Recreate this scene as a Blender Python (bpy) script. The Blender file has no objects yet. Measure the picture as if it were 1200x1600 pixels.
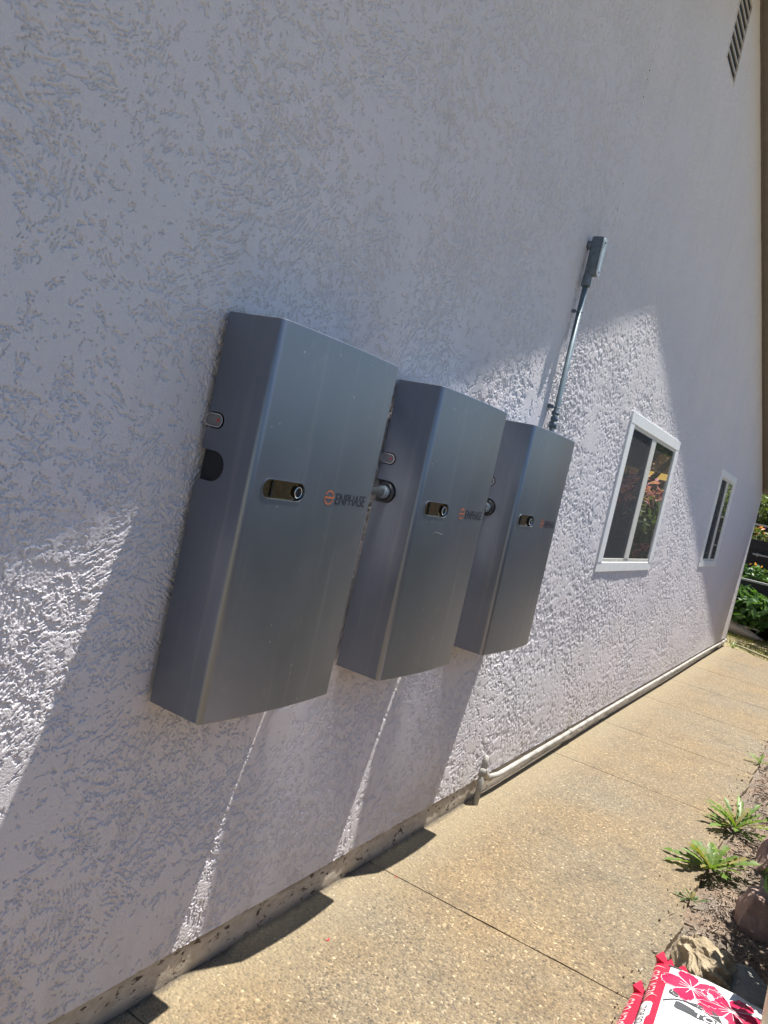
import bpy, bmesh, math, random
import numpy as np
from mathutils import Vector, Matrix
from mathutils.geometry import tessellate_polygon
random.seed(7)
S = bpy.context.scene
C = S.collection
PI = math.pi

# ------------------------------------------------------------------ camera
F_PX = 1261.86                      # focal length in pixels of a 1200 px wide frame
cam_d = bpy.data.cameras.new('camera')
cam = bpy.data.objects.new('camera', cam_d); C.objects.link(cam)
RT = Vector((0.50517, -0.83544, 0.21644)); UP = Vector((-0.05367, 0.21990, 0.97404)); FW = Vector((0.86135, 0.50367, -0.06625))
m = Matrix((RT, UP, -FW)).transposed().to_4x4()
m.translation = Vector((-0.43723, -1.41210, 1.64318))
cam.matrix_world = m
cam_d.sensor_fit = 'HORIZONTAL'; cam_d.sensor_width = 36.0; cam_d.lens = 36.0 * F_PX / 1200.0
cam_d.clip_start = 0.02; cam_d.clip_end = 3000
S.camera = cam

# ------------------------------------------------------------------ sky, sun, exposure
SUN = Vector((0.288, -0.130, 1.0)).normalized()        # direction towards the sun
EL = math.asin(SUN.z); AZ = math.atan2(SUN.x, SUN.y)
wd = bpy.data.worlds.new('World'); S.world = wd; wd.use_nodes = True
nt = wd.node_tree
bg = nt.nodes['Background']
sky = nt.nodes.new('ShaderNodeTexSky'); sky.sky_type = 'NISHITA'; sky.sun_disc = False
sky.sun_elevation = EL; sky.sun_rotation = AZ; sky.air_density = 1.15; sky.dust_density = 0.2; sky.ozone_density = 4.0
nt.links.new(sky.outputs['Color'], bg.inputs['Color']); bg.inputs['Strength'].default_value = 0.064
sd = bpy.data.lights.new('sun', 'SUN'); sd.energy = 5.0; sd.angle = math.radians(0.53); sd.color = (1.0, 0.955, 0.88)
so = bpy.data.objects.new('sun', sd); C.objects.link(so)
so.rotation_euler = SUN.to_track_quat('Z', 'Y').to_euler(); so.location = SUN * 30
S.view_settings.view_transform = 'Standard'; S.view_settings.look = 'None'
S.view_settings.exposure = 1.0; S.view_settings.gamma = 1.0; S.cycles.blur_glossy = 0.0; S.cycles.caustics_reflective = True; S.cycles.sample_clamp_indirect = 0.0; S.cycles.use_guiding = True; S.cycles.use_surface_guiding = True; S.cycles.guiding_training_samples = 128; S.cycles.surface_guiding_probability = .8; S.cycles.guiding_directional_sampling_type = 'RIS'; S.cycles.use_adaptive_sampling = False; S.cycles.use_denoising = True; S.view_settings.use_curve_mapping = False

# ------------------------------------------------------------------ helpers
def tag(o, label=None, cat=None, group=None, kind=None):
    if label: o['label'] = label
    if cat: o['category'] = cat
    if group: o['group'] = group
    if kind: o['kind'] = kind
    return o

def thing(name, label, cat, loc=(0, 0, 0), group=None):
    o = bpy.data.objects.new(name, None); C.objects.link(o); o.location = loc
    o.empty_display_size = 0.1
    return tag(o, label, cat, group)

def link(name, me, mats, parent=None, smooth=False):
    if not isinstance(mats, (list, tuple)): mats = [mats]
    for mm in mats: me.materials.append(mm)
    if smooth: me.polygons.foreach_set('use_smooth', [True] * len(me.polygons))
    o = bpy.data.objects.new(name, me); C.objects.link(o)
    if parent: o.parent = parent
    return o

def obj(name, bm, mats, parent=None, smooth=False, recalc=True):
    if recalc: bmesh.ops.recalc_face_normals(bm, faces=bm.faces)
    me = bpy.data.meshes.new(name); bm.to_mesh(me); bm.free()
    return link(name, me, mats, parent, smooth)

def meshpy(name, v, f, mats, parent=None, smooth=False):
    me = bpy.data.meshes.new(name); me.from_pydata([tuple(map(float, a)) for a in v], [], f); me.update()
    return link(name, me, mats, parent, smooth)

def bx(bm, x0, x1, y0, y1, z0, z1, bev=0.0, mi=0):
    r = bmesh.ops.create_cube(bm, size=1.0)
    vs = r['verts']
    for v in vs:
        v.co = Vector(((x0 + x1) / 2 + v.co.x * (x1 - x0), (y0 + y1) / 2 + v.co.y * (y1 - y0), (z0 + z1) / 2 + v.co.z * (z1 - z0)))
    es = list({e for v in vs for e in v.link_edges}); fs = list({f for v in vs for f in v.link_faces})
    for f in fs: f.material_index = mi
    if bev > 0: bmesh.ops.bevel(bm, geom=es, offset=bev, segments=2, affect='EDGES', profile=0.5)

def tube(bm, pts, r, seg=14, cap=True, mi=0):
    pts = [Vector(p) for p in pts]; n = len(pts); rs = r if isinstance(r, (list, tuple)) else [r] * n
    rings = []; nrm = None
    for i in range(n):
        t = (pts[min(i + 1, n - 1)] - pts[max(i - 1, 0)]).normalized()
        if nrm is None:
            a = Vector((0, 0, 1)) if abs(t.z) < 0.9 else Vector((1, 0, 0)); nrm = t.cross(a).normalized()
        else:
            nrm = (nrm - t * nrm.dot(t)).normalized()
        b = t.cross(nrm)
        rings.append([bm.verts.new(pts[i] + (nrm * math.cos(2 * PI * k / seg) + b * math.sin(2 * PI * k / seg)) * rs[i]) for k in range(seg)])
    for i in range(n - 1):
        for k in range(seg):
            f = bm.faces.new((rings[i][k], rings[i][(k + 1) % seg], rings[i + 1][(k + 1) % seg], rings[i + 1][k])); f.smooth = True; f.material_index = mi
    if cap:
        for q in (rings[0], rings[-1]):
            f = bm.faces.new(q); f.material_index = mi

def torus(bm, c, ax, R, r, seg=24, sub=8, stretch=None):
    ax = Vector(ax).normalized(); a = Vector((0, 0, 1)) if abs(ax.z) < .9 else Vector((1, 0, 0))
    u = ax.cross(a).normalized(); v = ax.cross(u)
    rings = []
    for i in range(seg):
        t = 2 * PI * i / seg; d = u * math.cos(t) + v * math.sin(t); rings.append([])
        for k in range(sub):
            s = 2 * PI * k / sub
            rings[-1].append(bm.verts.new(Vector(c) + d * (R + r * math.cos(s)) + ax * r * math.sin(s)))
    for i in range(seg):
        for k in range(sub):
            f = bm.faces.new((rings[i][k], rings[(i + 1) % seg][k], rings[(i + 1) % seg][(k + 1) % sub], rings[i][(k + 1) % sub])); f.smooth = True

def copy_tree(o, parent=None):
    c = o.copy(); C.objects.link(c)
    if parent: c.parent = parent
    for ch in o.children: copy_tree(ch, c)
    return c

_rng = np.random.RandomState(5)
_perm = np.concatenate([_rng.permutation(256)] * 3).astype(np.int32)
_ga = _rng.rand(256) * 2 * PI
_gx, _gy = np.cos(_ga).astype(np.float32), np.sin(_ga).astype(np.float32)
def gn(x, y, seed=0):
    x = np.asarray(x, np.float32) + seed * 17.31; y = np.asarray(y, np.float32) + seed * 9.77
    xi = np.floor(x); yi = np.floor(y); xf = x - xi; yf = y - yi
    xi = xi.astype(np.int32) & 255; yi = yi.astype(np.int32) & 255
    u = xf * xf * xf * (xf * (xf * 6 - 15) + 10); v = yf * yf * yf * (yf * (yf * 6 - 15) + 10)
    def g(a, b, dx, dy):
        h = _perm[_perm[a] + b]; return _gx[h] * dx + _gy[h] * dy
    a = g(xi, yi, xf, yf); b = g(xi + 1, yi, xf - 1, yf); c = g(xi, yi + 1, xf, yf - 1); d = g(xi + 1, yi + 1, xf - 1, yf - 1)
    return ((a + u * (b - a)) * (1 - v) + (c + u * (d - c)) * v) * 1.5
def fbm(x, y, seed, octs=3):
    s = 0; a = 1.0
    for i in range(octs):
        s = s + a * gn(x, y, seed + i); x = x * 2.03; y = y * 2.03; a *= .52
    return s
def sst(a, b, x):
    t = np.clip((x - a) / (b - a), 0, 1); return t * t * (3 - 2 * t)

# ------------------------------------------------------------------ material helpers
class NT:
    def __init__(s, name):
        s.m = bpy.data.materials.new(name); s.m.use_nodes = True; s.t = s.m.node_tree; s.n = s.t.nodes; s.b = s.n['Principled BSDF']
        s.tc = None
    def new(s, t, **k):
        n = s.n.new(t)
        for a, b in k.items(): setattr(n, a, b)
        return n
    def l(s, a, b): s.t.links.new(a, b)
    def coord(s, scale=(1, 1, 1)):
        if s.tc is None: s.tc = s.new('ShaderNodeTexCoord')
        mp = s.new('ShaderNodeMapping'); mp.inputs['Scale'].default_value = scale
        s.l(s.tc.outputs['Object'], mp.inputs['Vector']); return mp.outputs['Vector']
    def noise(s, scale, detail=3, vec=None, rough=.55):
        n = s.new('ShaderNodeTexNoise'); n.inputs['Scale'].default_value = scale; n.inputs['Detail'].default_value = detail; n.inputs['Roughness'].default_value = rough
        s.l(vec if vec is not None else s.coord(), n.inputs['Vector']); return n.outputs['Fac']
    def vor(s, scale, vec=None, feature='F1'):
        n = s.new('ShaderNodeTexVoronoi'); n.feature = feature; n.inputs['Scale'].default_value = scale
        s.l(vec if vec is not None else s.coord(), n.inputs['Vector']); return n
    def ramp(s, fac, stops, interp='LINEAR'):
        r = s.new('ShaderNodeValToRGB'); r.color_ramp.interpolation = interp
        e = r.color_ramp.elements
        while len(e) < len(stops): e.new(.5)
        for i, (p, c) in enumerate(stops):
            e[i].position = p; e[i].color = (c, c, c, 1) if isinstance(c, (int, float)) else (*c, 1)
        s.l(fac, r.inputs['Fac']); return r.outputs['Color']
    def mix(s, fac, a, b, mode='MIX'):
        n = s.new('ShaderNodeMix', data_type='RGBA', blend_type=mode)
        for sock, v in ((n.inputs[0], fac), (n.inputs[6], a), (n.inputs[7], b)):
            if isinstance(v, (int, float)): sock.default_value = v if sock == n.inputs[0] else (v, v, v, 1)
            elif isinstance(v, tuple): sock.default_value = (*v, 1)
            else: s.l(v, sock)
        return n.outputs[2]
    def math(s, op, a, b=0.0):
        n = s.new('ShaderNodeMath', operation=op)
        for sock, v in ((n.inputs[0], a), (n.inputs[1], b)):
            if isinstance(v, (int, float)): sock.default_value = v
            else: s.l(v, sock)
        return n.outputs[0]
    def bump(s, h, strength=.3, dist=.01):
        n = s.new('ShaderNodeBump'); n.inputs['Strength'].default_value = strength; n.inputs['Distance'].default_value = dist
        s.l(h, n.inputs['Height']); s.l(n.outputs['Normal'], s.b.inputs['Normal'])
    def set(s, color=None, rough=None, metal=None, **k):
        if color is not None:
            if isinstance(color, tuple): s.b.inputs['Base Color'].default_value = (*color, 1)
            else: s.l(color, s.b.inputs['Base Color'])
        if rough is not None:
            if isinstance(rough, (int, float)): s.b.inputs['Roughness'].default_value = rough
            else: s.l(rough, s.b.inputs['Roughness'])
        if metal is not None: s.b.inputs['Metallic'].default_value = metal
        for a, b in k.items(): s.b.inputs[a.replace('_', ' ')].default_value = b
        return s.m

def plain(name, col, rough=.6, metal=0.0, vary=.15, scale=30, bump=0.0):
    t = NT(name)
    n = t.noise(scale, 4)
    c = t.mix(t.ramp(n, [(.3, 0.0), (.7, 1.0)]), tuple(x * (1 - vary) for x in col), tuple(min(1, x * (1 + vary)) for x in col))
    if bump: t.bump(n, bump, .005)
    return t.set(c, rough, metal)

def m_stucco():
    t = NT('painted_stucco')
    big = t.noise(1.3, 4); mid = t.noise(9, 4); fine = t.noise(330, 4); dirtn = t.noise(4.5, 6, t.coord((1, 1, .45)), .7)
    base = t.mix(t.ramp(big, [(.35, 0.), (.65, 1.)]), (.72, .675, .685), (.675, .645, .665))
    base = t.mix(t.math('MULTIPLY', t.ramp(mid, [(.55, 0.), (.75, 1.)]), .35), base, (.60, .57, .53))
    # grime that gathers along the foot of the wall and blotchy rain stains
    sep = t.new('ShaderNodeSeparateXYZ'); t.l(t.coord(), sep.inputs[0])
    low = t.ramp(sep.outputs['Z'], [(.10, 1.), (.42, 0.)])
    d = t.math('MULTIPLY', low, t.ramp(dirtn, [(.40, 0.), (.72, 1.)]))
    base = t.mix(t.math('MULTIPLY', d, .75), base, (.42, .36, .28))
    pn = t.noise(.8, 4, None, .6)
    base = t.mix(t.ramp(pn, [(.40, 0.), (.60, .5)]), base, (.665, .65, .685))
    drip = t.noise(5, 5, t.coord((1.6, 1, .16)), .7)
    base = t.mix(t.math('MULTIPLY', t.ramp(drip, [(.54, 0.), (.74, 1.)]), .30), base, (.52, .49, .47))
    st = t.ramp(dirtn, [(.62, 0.), (.80, 1.)])
    base = t.mix(t.math('MULTIPLY', st, .38), base, (.50, .47, .42))
    t.bump(fine, .7, .0022)
    return t.set(base, .92, Specular_IOR_Level=.2)

def m_foundation():
    t = NT('painted_foundation')
    n = t.noise(22, 5, t.coord((1, 1, 1.6)), .7); pits = t.noise(38, 4, t.coord((.7, 1, 1.3)), .6); cr = t.noise(6, 4)
    c = t.mix(t.ramp(n, [(.35, 0.), (.65, 1.)]), (.40, .34, .265), (.54, .48, .40))
    c = t.mix(t.ramp(pits, [(.60, 0.), (.64, 1.)]), c, (.075, .055, .042))
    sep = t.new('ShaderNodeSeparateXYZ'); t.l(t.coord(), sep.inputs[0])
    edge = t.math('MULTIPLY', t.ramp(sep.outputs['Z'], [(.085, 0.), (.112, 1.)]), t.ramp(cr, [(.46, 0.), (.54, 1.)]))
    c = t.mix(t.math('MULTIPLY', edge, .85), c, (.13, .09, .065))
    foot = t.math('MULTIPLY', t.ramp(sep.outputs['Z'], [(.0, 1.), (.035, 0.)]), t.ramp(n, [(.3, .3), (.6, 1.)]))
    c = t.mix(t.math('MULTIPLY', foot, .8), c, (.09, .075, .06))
    t.bump(n, .6, .006)
    return t.set(c, .9)

def m_path():
    t = NT('exposed_aggregate')
    warp = t.coord()
    v1 = t.vor(94, warp); v2 = t.vor(165, warp)
    col = t.ramp(v1.outputs['Color'], [(0., (.055, .046, .037)), (.22, (.15, .127, .095)), (.45, (.24, .203, .148)), (.62, (.085, .078, .070)), (.82, (.33, .285, .205)), (1., (.56, .50, .39))])
    col2 = t.ramp(v2.outputs['Color'], [(0., (.08, .07, .055)), (.5, (.20, .165, .115)), (1., (.30, .26, .19))])
    col = t.mix(t.ramp(t.noise(60, 2), [(.45, 0.), (.55, 1.)]), col, col2)
    edge = t.ramp(v1.outputs['Distance'], [(.0, 0.), (.55, 0.), (.85, 1.)])
    col = t.mix(t.math('MULTIPLY', edge, .5), col, (.20, .165, .11))
    col = t.mix(1.0, col, (.97, .925, .84), 'MULTIPLY')
    big = t.noise(1.1, 5, None, .65); b2 = t.noise(3.4, 5, None, .7)
    col = t.mix(t.ramp(big, [(.36, 0.), (.64, .85)]), col, t.mix(1.0, col, (1.14, 1.0, .80), 'MULTIPLY'))
    col = t.mix(t.math('MULTIPLY', t.ramp(b2, [(.50, 0.), (.68, 1.)]), .55), col, t.mix(1.0, col, (.62, .62, .64), 'MULTIPLY'))
    sep = t.new('ShaderNodeSeparateXYZ'); t.l(t.coord(), sep.inputs[0])
    # moss and dust band under the wall
    wy = t.math('ADD', sep.outputs['Y'], t.math('MULTIPLY', t.math('SUBTRACT', b2, .5), .25))
    col = t.mix(t.ramp(wy, [(.0, 0.), (.5, 0.)]) if False else t.math('MULTIPLY', t.ramp(t.math('ADD', wy, 1.0), [(.72, 0.), (.95, 1.)]), .5), col, (.30, .25, .16))
    seam = t.math('MULTIPLY', t.ramp(t.math('ADD', sep.outputs['Y'], t.math('MULTIPLY', t.noise(14, 5, None, .7), .05)), [(.0, 0.), (.005, .0), (.03, 1.)]), .8)  # dark line at the wall joint: dirt and shade painted together
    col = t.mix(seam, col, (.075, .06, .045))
    h = t.math('ADD', t.math('MULTIPLY', t.ramp(v1.outputs['Distance'], [(0., 1.), (.8, 0.)]), 1.0), t.math('MULTIPLY', t.noise(300, 2), .4))
    t.bump(h, .9, .006)
    return t.set(col, .8)

def m_soil():
    t = NT('dry_soil')
    a = t.noise(55, 6, None, .7); b = t.noise(7, 4); v = t.vor(160)
    c = t.ramp(a, [(.25, (.075, .060, .047)), (.5, (.20, .163, .13)), (.75, (.36, .31, .25))])
    c = t.mix(t.ramp(b, [(.4, 0.), (.65, .6)]), c, t.mix(1.0, c, (1.25, 1.0, .80), 'MULTIPLY'))
    c = t.mix(t.ramp(v.outputs['Color'], [(.86, 0.), (.93, .8)]), c, (.36, .30, .24))
    t.bump(t.math('ADD', a, t.math('MULTIPLY', v.outputs['Distance'], .6)), .9, .012)
    return t.set(c, .95)

def m_metal():
    t = NT('brushed_grey_metal')
    br = t.noise(30, 4, t.coord((14, 14, .5))); blot = t.noise(3.2, 5, t.coord((1, 1, .6)), .6); dust = t.vor(26); dn = t.noise(9, 2)
    c = t.mix(t.ramp(blot, [(.35, 0.), (.65, 1.)]), (.215, .238, .280), (.245, .265, .305))
    strk = t.noise(11, 4, t.coord((2.2, 2.2, .10)), .65); smu = t.noise(6, 5, None, .7)
    c = t.mix(t.math('MULTIPLY', t.ramp(strk, [(.56, 0.), (.72, 1.)]), .30), c, (.40, .41, .42))
    c = t.mix(t.math('MULTIPLY', t.ramp(smu, [(.60, 0.), (.74, 1.)]), .22), c, (.42, .41, .40))
    spot = t.math('MULTIPLY', t.ramp(dust.outputs['Distance'], [(.0, 1.), (.055, 1.), (.085, 0.)]), t.ramp(dn, [(.56, 0.), (.62, 1.)]))
    c = t.mix(t.math('MULTIPLY', spot, .55), c, (.62, .62, .62))
    r = t.math('ADD', t.math('MULTIPLY', br, .10), t.math('ADD', t.math('MULTIPLY', blot, .16), .26))
    t.bump(br, .02, .001)
    return t.set(c, r, .92)

def m_glass():
    t = NT('window_glass')
    t.n.remove(t.b)
    out = t.n['Material Output']
    gl = t.new('ShaderNodeBsdfGlossy'); gl.inputs['Roughness'].default_value = .004; gl.inputs['Color'].default_value = (.95, .97, .96, 1)
    tr = t.new('ShaderNodeBsdfTransparent'); tr.inputs['Color'].default_value = (.62, .68, .66, 1)
    fr = t.new('ShaderNodeFresnel'); fr.inputs['IOR'].default_value = 1.55
    k = t.math('ADD', t.math('MULTIPLY', fr.outputs[0], 1.75), .03)
    nb = t.new('ShaderNodeBump'); nb.inputs['Strength'].default_value = .03; nb.inputs['Distance'].default_value = .01
    t.l(t.noise(3.0, 1), nb.inputs['Height']); t.l(nb.outputs['Normal'], gl.inputs['Normal'])
    mx = t.new('ShaderNodeMixShader'); t.l(k, mx.inputs[0]); t.l(tr.outputs[0], mx.inputs[1]); t.l(gl.outputs[0], mx.inputs[2])
    df = t.new('ShaderNodeBsdfDiffuse'); df.inputs['Color'].default_value = (.55, .55, .54, 1)
    m2 = t.new('ShaderNodeMixShader'); t.l(t.math('ADD', .05, t.math('MULTIPLY', t.noise(7, 4), .08)), m2.inputs[0]); t.l(mx.outputs[0], m2.inputs[1]); t.l(df.outputs[0], m2.inputs[2]); t.l(m2.outputs[0], out.inputs['Surface'])
    return t.m

def m_leaf(name, a, b, rough=.45, scale=14):
    t = NT(name)
    n = t.noise(scale, 3)
    c = t.mix(t.ramp(n, [(.3, 0.), (.7, 1.)]), a, b)
    m_ = t.set(c, rough, Specular_IOR_Level=.4)
    out = t.n['Material Output']
    tl = t.new('ShaderNodeBsdfTranslucent'); t.l(t.mix(1.0, c, (1.5, 1.6, .6), 'MULTIPLY'), tl.inputs['Color'])
    mx = t.new('ShaderNodeMixShader'); mx.inputs[0].default_value = .30
    t.l(t.b.outputs[0], mx.inputs[1]); t.l(tl.outputs[0], mx.inputs[2]); t.l(mx.outputs[0], out.inputs['Surface'])
    return m_

def m_wood(name, a, b, rough=.8, sc=(2, 2, 24)):
    t = NT(name)
    n = t.noise(3, 5, t.coord(sc), .65)
    c = t.ramp(n, [(.3, a), (.7, b)]); t.bump(n, .4, .004)
    return t.set(c, rough)

MS = m_stucco(); MFND = m_foundation(); MPATH = m_path(); MSOIL = m_soil(); MMET = m_metal(); MGL = m_glass()
MMET2 = plain('sun_bounce_metal', (.96, .96, .96), .21, 1.0, .02, 8)  # near-white mirror finish added to bounce sun onto the wall
MWHITE = plain('white_aluminium', (.86, .87, .87), .42, 0, .05, 18)
MCREAM = plain('cream_vinyl', (.68, .67, .62), .45, 0, .06, 18)
MPVC = plain('white_pvc', (.34, .325, .30), .6, 0, .35, 9)
MDARK = plain('dark_plastic', (.012, .014, .020), .5)
MBLACK = plain('black_rubber', (.016, .017, .02), .35)
MBRASS = plain('smoked_brass', (.20, .155, .085), .16, .9, .2, 60)
MCHROME = plain('bright_steel', (.72, .72, .70), .22, 1.0, .05)
MGREYP = plain('grey_plastic', (.16, .16, .18), .5)
MORANGE = plain('orange_print', (.48, .125, .04), .5, 0, .05)
MPRINT = plain('charcoal_print', (.012, .014, .025), .5, 0, .05)
MRED = plain('red_print', (.5, .03, .03), .5)
MCOND = plain('grey_conduit', (.15, .20, .235), .42, .3, .15, 25)
MCONDL = plain('grey_cover_plate', (.50, .58, .62), .4, .0, .1, 25)
MCONDD = plain('dark_conduit_body', (.125, .16, .195), .5, .2, .2, 40)
MTRIM = plain('tan_soffit', (.18, .16, .145), .75, 0, .1, 12)
MTRIMD = plain('brown_trim', (.15, .125, .115), .8, 0, .15, 12)
MROOF = plain('roof_shingle', (.13, .115, .105), .9, 0, .35, 22, .5)
def m_screen():
    t = NT('insect_screen'); out = t.n['Material Output']; t.set((.05, .055, .068), .8)
    tr = t.new('ShaderNodeBsdfTransparent'); mx = t.new('ShaderNodeMixShader'); mx.inputs[0].default_value = .42
    t.l(tr.outputs[0], mx.inputs[1]); t.l(t.b.outputs[0], mx.inputs[2]); t.l(mx.outputs[0], out.inputs['Surface']); return t.m
MSCREEN = m_screen()
MCURT = plain('room_curtain', (.20, .21, .23), .9, 0, .12, 12)
MROOM = plain('room_wall', (.10, .10, .11), .9)
MVDARK = plain('vent_recess_shade', (.012, .014, .018), .9)  # near-black colour stands in for the shaded depth behind the slats
MVENT = plain('vent_slat', (.60, .61, .63), .6, 0, .06)

# ------------------------------------------------------------------ ground, path, soil
def sheet(name, x0, x1, y0, y1, z, mat, nx=1, ny=1, hf=None):
    xs = np.linspace(x0, x1, nx + 1); ys = np.linspace(y0, y1, ny + 1)
    X, Y = np.meshgrid(xs, ys); Z = np.full_like(X, z) if hf is None else z + hf(X, Y)
    v = np.stack([X, Y, Z], -1).reshape(-1, 3); n = nx + 1
    f = [(j * n + i, j * n + i + 1, (j + 1) * n + i + 1, (j + 1) * n + i) for j in range(ny) for i in range(nx)]
    o = meshpy(name, v, f, mat, None, True); tag(o, kind='structure'); return o

t = NT('lawn_earth'); a_ = t.noise(9, 5); b_ = t.noise(1.2, 3)
MLAWN = t.set(t.mix(t.ramp(b_, [(.4, 0.), (.6, 1.)]), t.ramp(a_, [(.3, (.15, .115, .065)), (.7, (.36, .28, .17))]), t.ramp(a_, [(.3, (.10, .095, .035)), (.7, (.26, .22, .10))])), .95)
sheet('ground', -400, 400, -400, 400, -.06, MLAWN)
sheet('lawn', 11.9, 21, -9, 9, -.012, MLAWN, 60, 120, lambda X, Y: .02 * fbm(X * 1.5, Y * 1.5, 3))

JX = [-3.2, -.9, 1.2, 2.485, 4.77, 5.98, 7.36, 8.62, 9.9, 11.2, 12.72]
bm = bmesh.new()
rj = random.Random(3)
for a, b in zip(JX[:-1], JX[1:]):
    n = max(2, int((b - a) / .03)); top = []; bot = []
    L = []; R = []
    for i in range(n + 1):
        x = a + .003 + (b - a - .006) * i / n
        e = -1.12 + .018 * float(fbm(np.array([x * 3.]), np.array([.3]), 9)[0]) + .006 * float(gn(np.array([x * 22.]), np.array([2.3]), 4)[0])
        w = .012
        if b > 12.5: 
            pass
        L.append((x, w)); R.append((x, e))
    if b > 12.5:                         # the far slab is cut to a gentle curve where the lawn begins
        L2 = []; R2 = []
        for (x, w), (_, e) in zip(L, R):
            L2.append((x, w)); R2.append((min(x, 11.95 + .0 * x), e))
    vt = [bm.verts.new((x, w, 0)) for x, w in L]; vr = [bm.verts.new((min(x, 12.0 if b > 12.5 else x), e, 0)) for x, e in R]
    mid = [[bm.verts.new(l.co.lerp(r.co, k / 8)) for l, r in zip(vt, vr)] for k in range(1, 8)]
    rows = [vt] + mid + [vr]
    for q_, r__ in enumerate(rows):
        yy = r__[0].co.y
        for sg_, vtx in ((1, r__[0]), (-1, r__[-1])): vtx.co.x += sg_ * .006 * max(0, float(gn(np.array([yy * 9 + a * 7]), np.array([sg_ * 3.3]), 12)[0]))
    for p, q in zip(rows[:-1], rows[1:]):
        for i in range(n): bm.faces.new((p[i], q[i], q[i + 1], p[i + 1]))
    lowr = [bm.verts.new(v.co - Vector((0, 0, .09))) for v in vr]
    for i in range(n): bm.faces.new((vr[i], lowr[i], lowr[i + 1], vr[i + 1]))
    for idx in (0, n):
        c = [r[idx] for r in rows]; d = [bm.verts.new(v.co - Vector((0, 0, .05))) for v in c]
        for i in range(len(c) - 1): bm.faces.new((c[i], c[i + 1], d[i + 1], d[i]))
for f in bm.faces: f.smooth = False
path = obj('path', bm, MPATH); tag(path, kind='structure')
sheet('joint_sand', -3.2, 11.98, -1.10, .01, -.010, plain('joint_sand', (.14, .11, .075), .95, 0, .5, 60))

def soil_h(X, Y):
    h = .012 * fbm(X * 9, Y * 9, 21, 4) + .02 * fbm(X * 2, Y * 2, 25, 2)
    return h - .02 * sst(-1.22, -1.12, Y) + .02 * sst(-1.35, -1.9, -(-Y)) * 0
sheet('soil_bed', -1.0, 12.0, -3.3, -1.06, -.012, MSOIL, 650, 112, soil_h)

# ------------------------------------------------------------------ the house
house = thing('house', 'tall pale grey stucco gable wall of a house with two sliding windows', 'house')
XP, ZP, SL, OV = 5.36, 5.34, .40, .322          # gable peak, slope, rake overhang
XL, XR = -2.35, 12.73
def zroof(x): return ZP - SL * abs(x - XP)
WIN = [(4.755, 6.335, 1.215, 2.275), (8.66, 9.83, 1.23, 2.295)]
VENT = (4.96, 5.30, 4.61, 5.12)
ZB = .112

def stucco_h(x, z):
    wx = x + .010 * gn(x / .050, z / .050, 31) + .0028 * gn(x / .012, z / .012, 29); wz = z + .010 * gn(x / .050, z / .050, 32) + .0028 * gn(x / .012, z / .012, 30)
    cov = gn(x / .50, z / .42, 33) + .6 * gn(x / .16, z / .15, 34)                     # how heavily a patch was worked
    open_ = 1 - sst(-.25, .55, cov)
    sm = sst(-.25, .25, gn(x / .55, z / .5, 80) + .4 * gn(x / .2, z / .2, 81))
    f2 = .56 * gn(wx / .052, wz / .044, 82) + .42 * gn(wx / .021, wz / .019, 83) + .38 * gn(wx / .0095, wz / .009, 84) + .30 * gn(wx / .0046, wz / .0044, 85)
    f = .58 * gn(wx / .035, wz / .032, 35) + .46 * gn(wx / .0155, wz / .0145, 36) + .38 * gn(wx / .0078, wz / .0075, 37) + .26 * gn(wx / .0043, wz / .0041, 38)
    f = f * sm + f2 * (1 - sm)
    ws = [np.exp(7 * gn(x / .40 + k * 5.1, z / .36 - k * 3.3, 40 + k)) for k in range(4)]
    tot = sum(ws); strk = sst(-.1, .45, gn(x / .30, z / .27, 47) + .12)
    for k, a in enumerate((.45, .95, 1.5, 2.6)):
        c, s = math.cos(a), math.sin(a)
        u = wx * c + wz * s; v = -wx * s + wz * c
        f = f + .80 * strk * (ws[k] / tot) * (gn(u / .050, v / .0070, 50 + k) + .55 * gn(u / .022, v / .0040, 55 + k))
    d = f + .36 * cov - .11
    p = sst(-.36, -.27, d)                                         # trowelled plateaus over ragged drag marks
    lip = np.exp(-((d + .40) / .055) ** 2)                         # the tool's cut along each ragged edge
    grain = gn(x / .0062, z / .0062, 64) + .7 * gn(x / .0034, z / .0034, 65)
    h = .0026 * p - .0015 * lip + .00045 * np.clip(f, -1, 1) * (.15 + .85 * open_) + .00040 * grain * (1.15 - p) + .00040 * grain * (.50 + .75 * open_)
    rd = gn(wx / .15, wz / .12, 86) + .3 * gn(wx / .04, wz / .04, 87)
    h = h + .0009 * np.exp(-(rd / .035) ** 2) * sst(0, .3, gn(x / .2, z / .2, 88))          # lap marks of the trowel
    h = h + .0018 * gn(x / .50, z / .45, 66) + .0009 * gn(x / .16, z / .15, 67)
    return h

def wall_block(xs, zs):
    X, Z = np.meshgrid(xs.astype(np.float32), zs.astype(np.float32)); nx, nz = len(xs), len(zs)
    H = stucco_h(X, Z)
    idx = np.arange(nx * nz).reshape(nz, nx)
    q = np.stack([idx[:-1, :-1], idx[:-1, 1:], idx[1:, 1:], idx[1:, :-1]], -1).reshape(-1, 4)
    cx = ((X[:-1, :-1] + X[1:, 1:]) / 2).ravel(); cz = ((Z[:-1, :-1] + Z[1:, 1:]) / 2).ravel()
    keep = cz < (ZP - SL * np.abs(cx - XP)) + .05
    for a, b, c, d in WIN: keep &= ~((cx > a + .02) & (cx < b - .02) & (cz > c + .02) & (cz < d - .02))
    a, b, c, d = VENT; keep &= ~((cx > a) & (cx < b) & (cz > c) & (cz < d))
    v = np.stack([X, -H, Z], -1).reshape(-1, 3)
    q = q[keep]
    used = np.zeros(len(v), bool); used[q.ravel()] = True
    rem = np.cumsum(used) - 1
    return v[used], rem[q]

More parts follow.
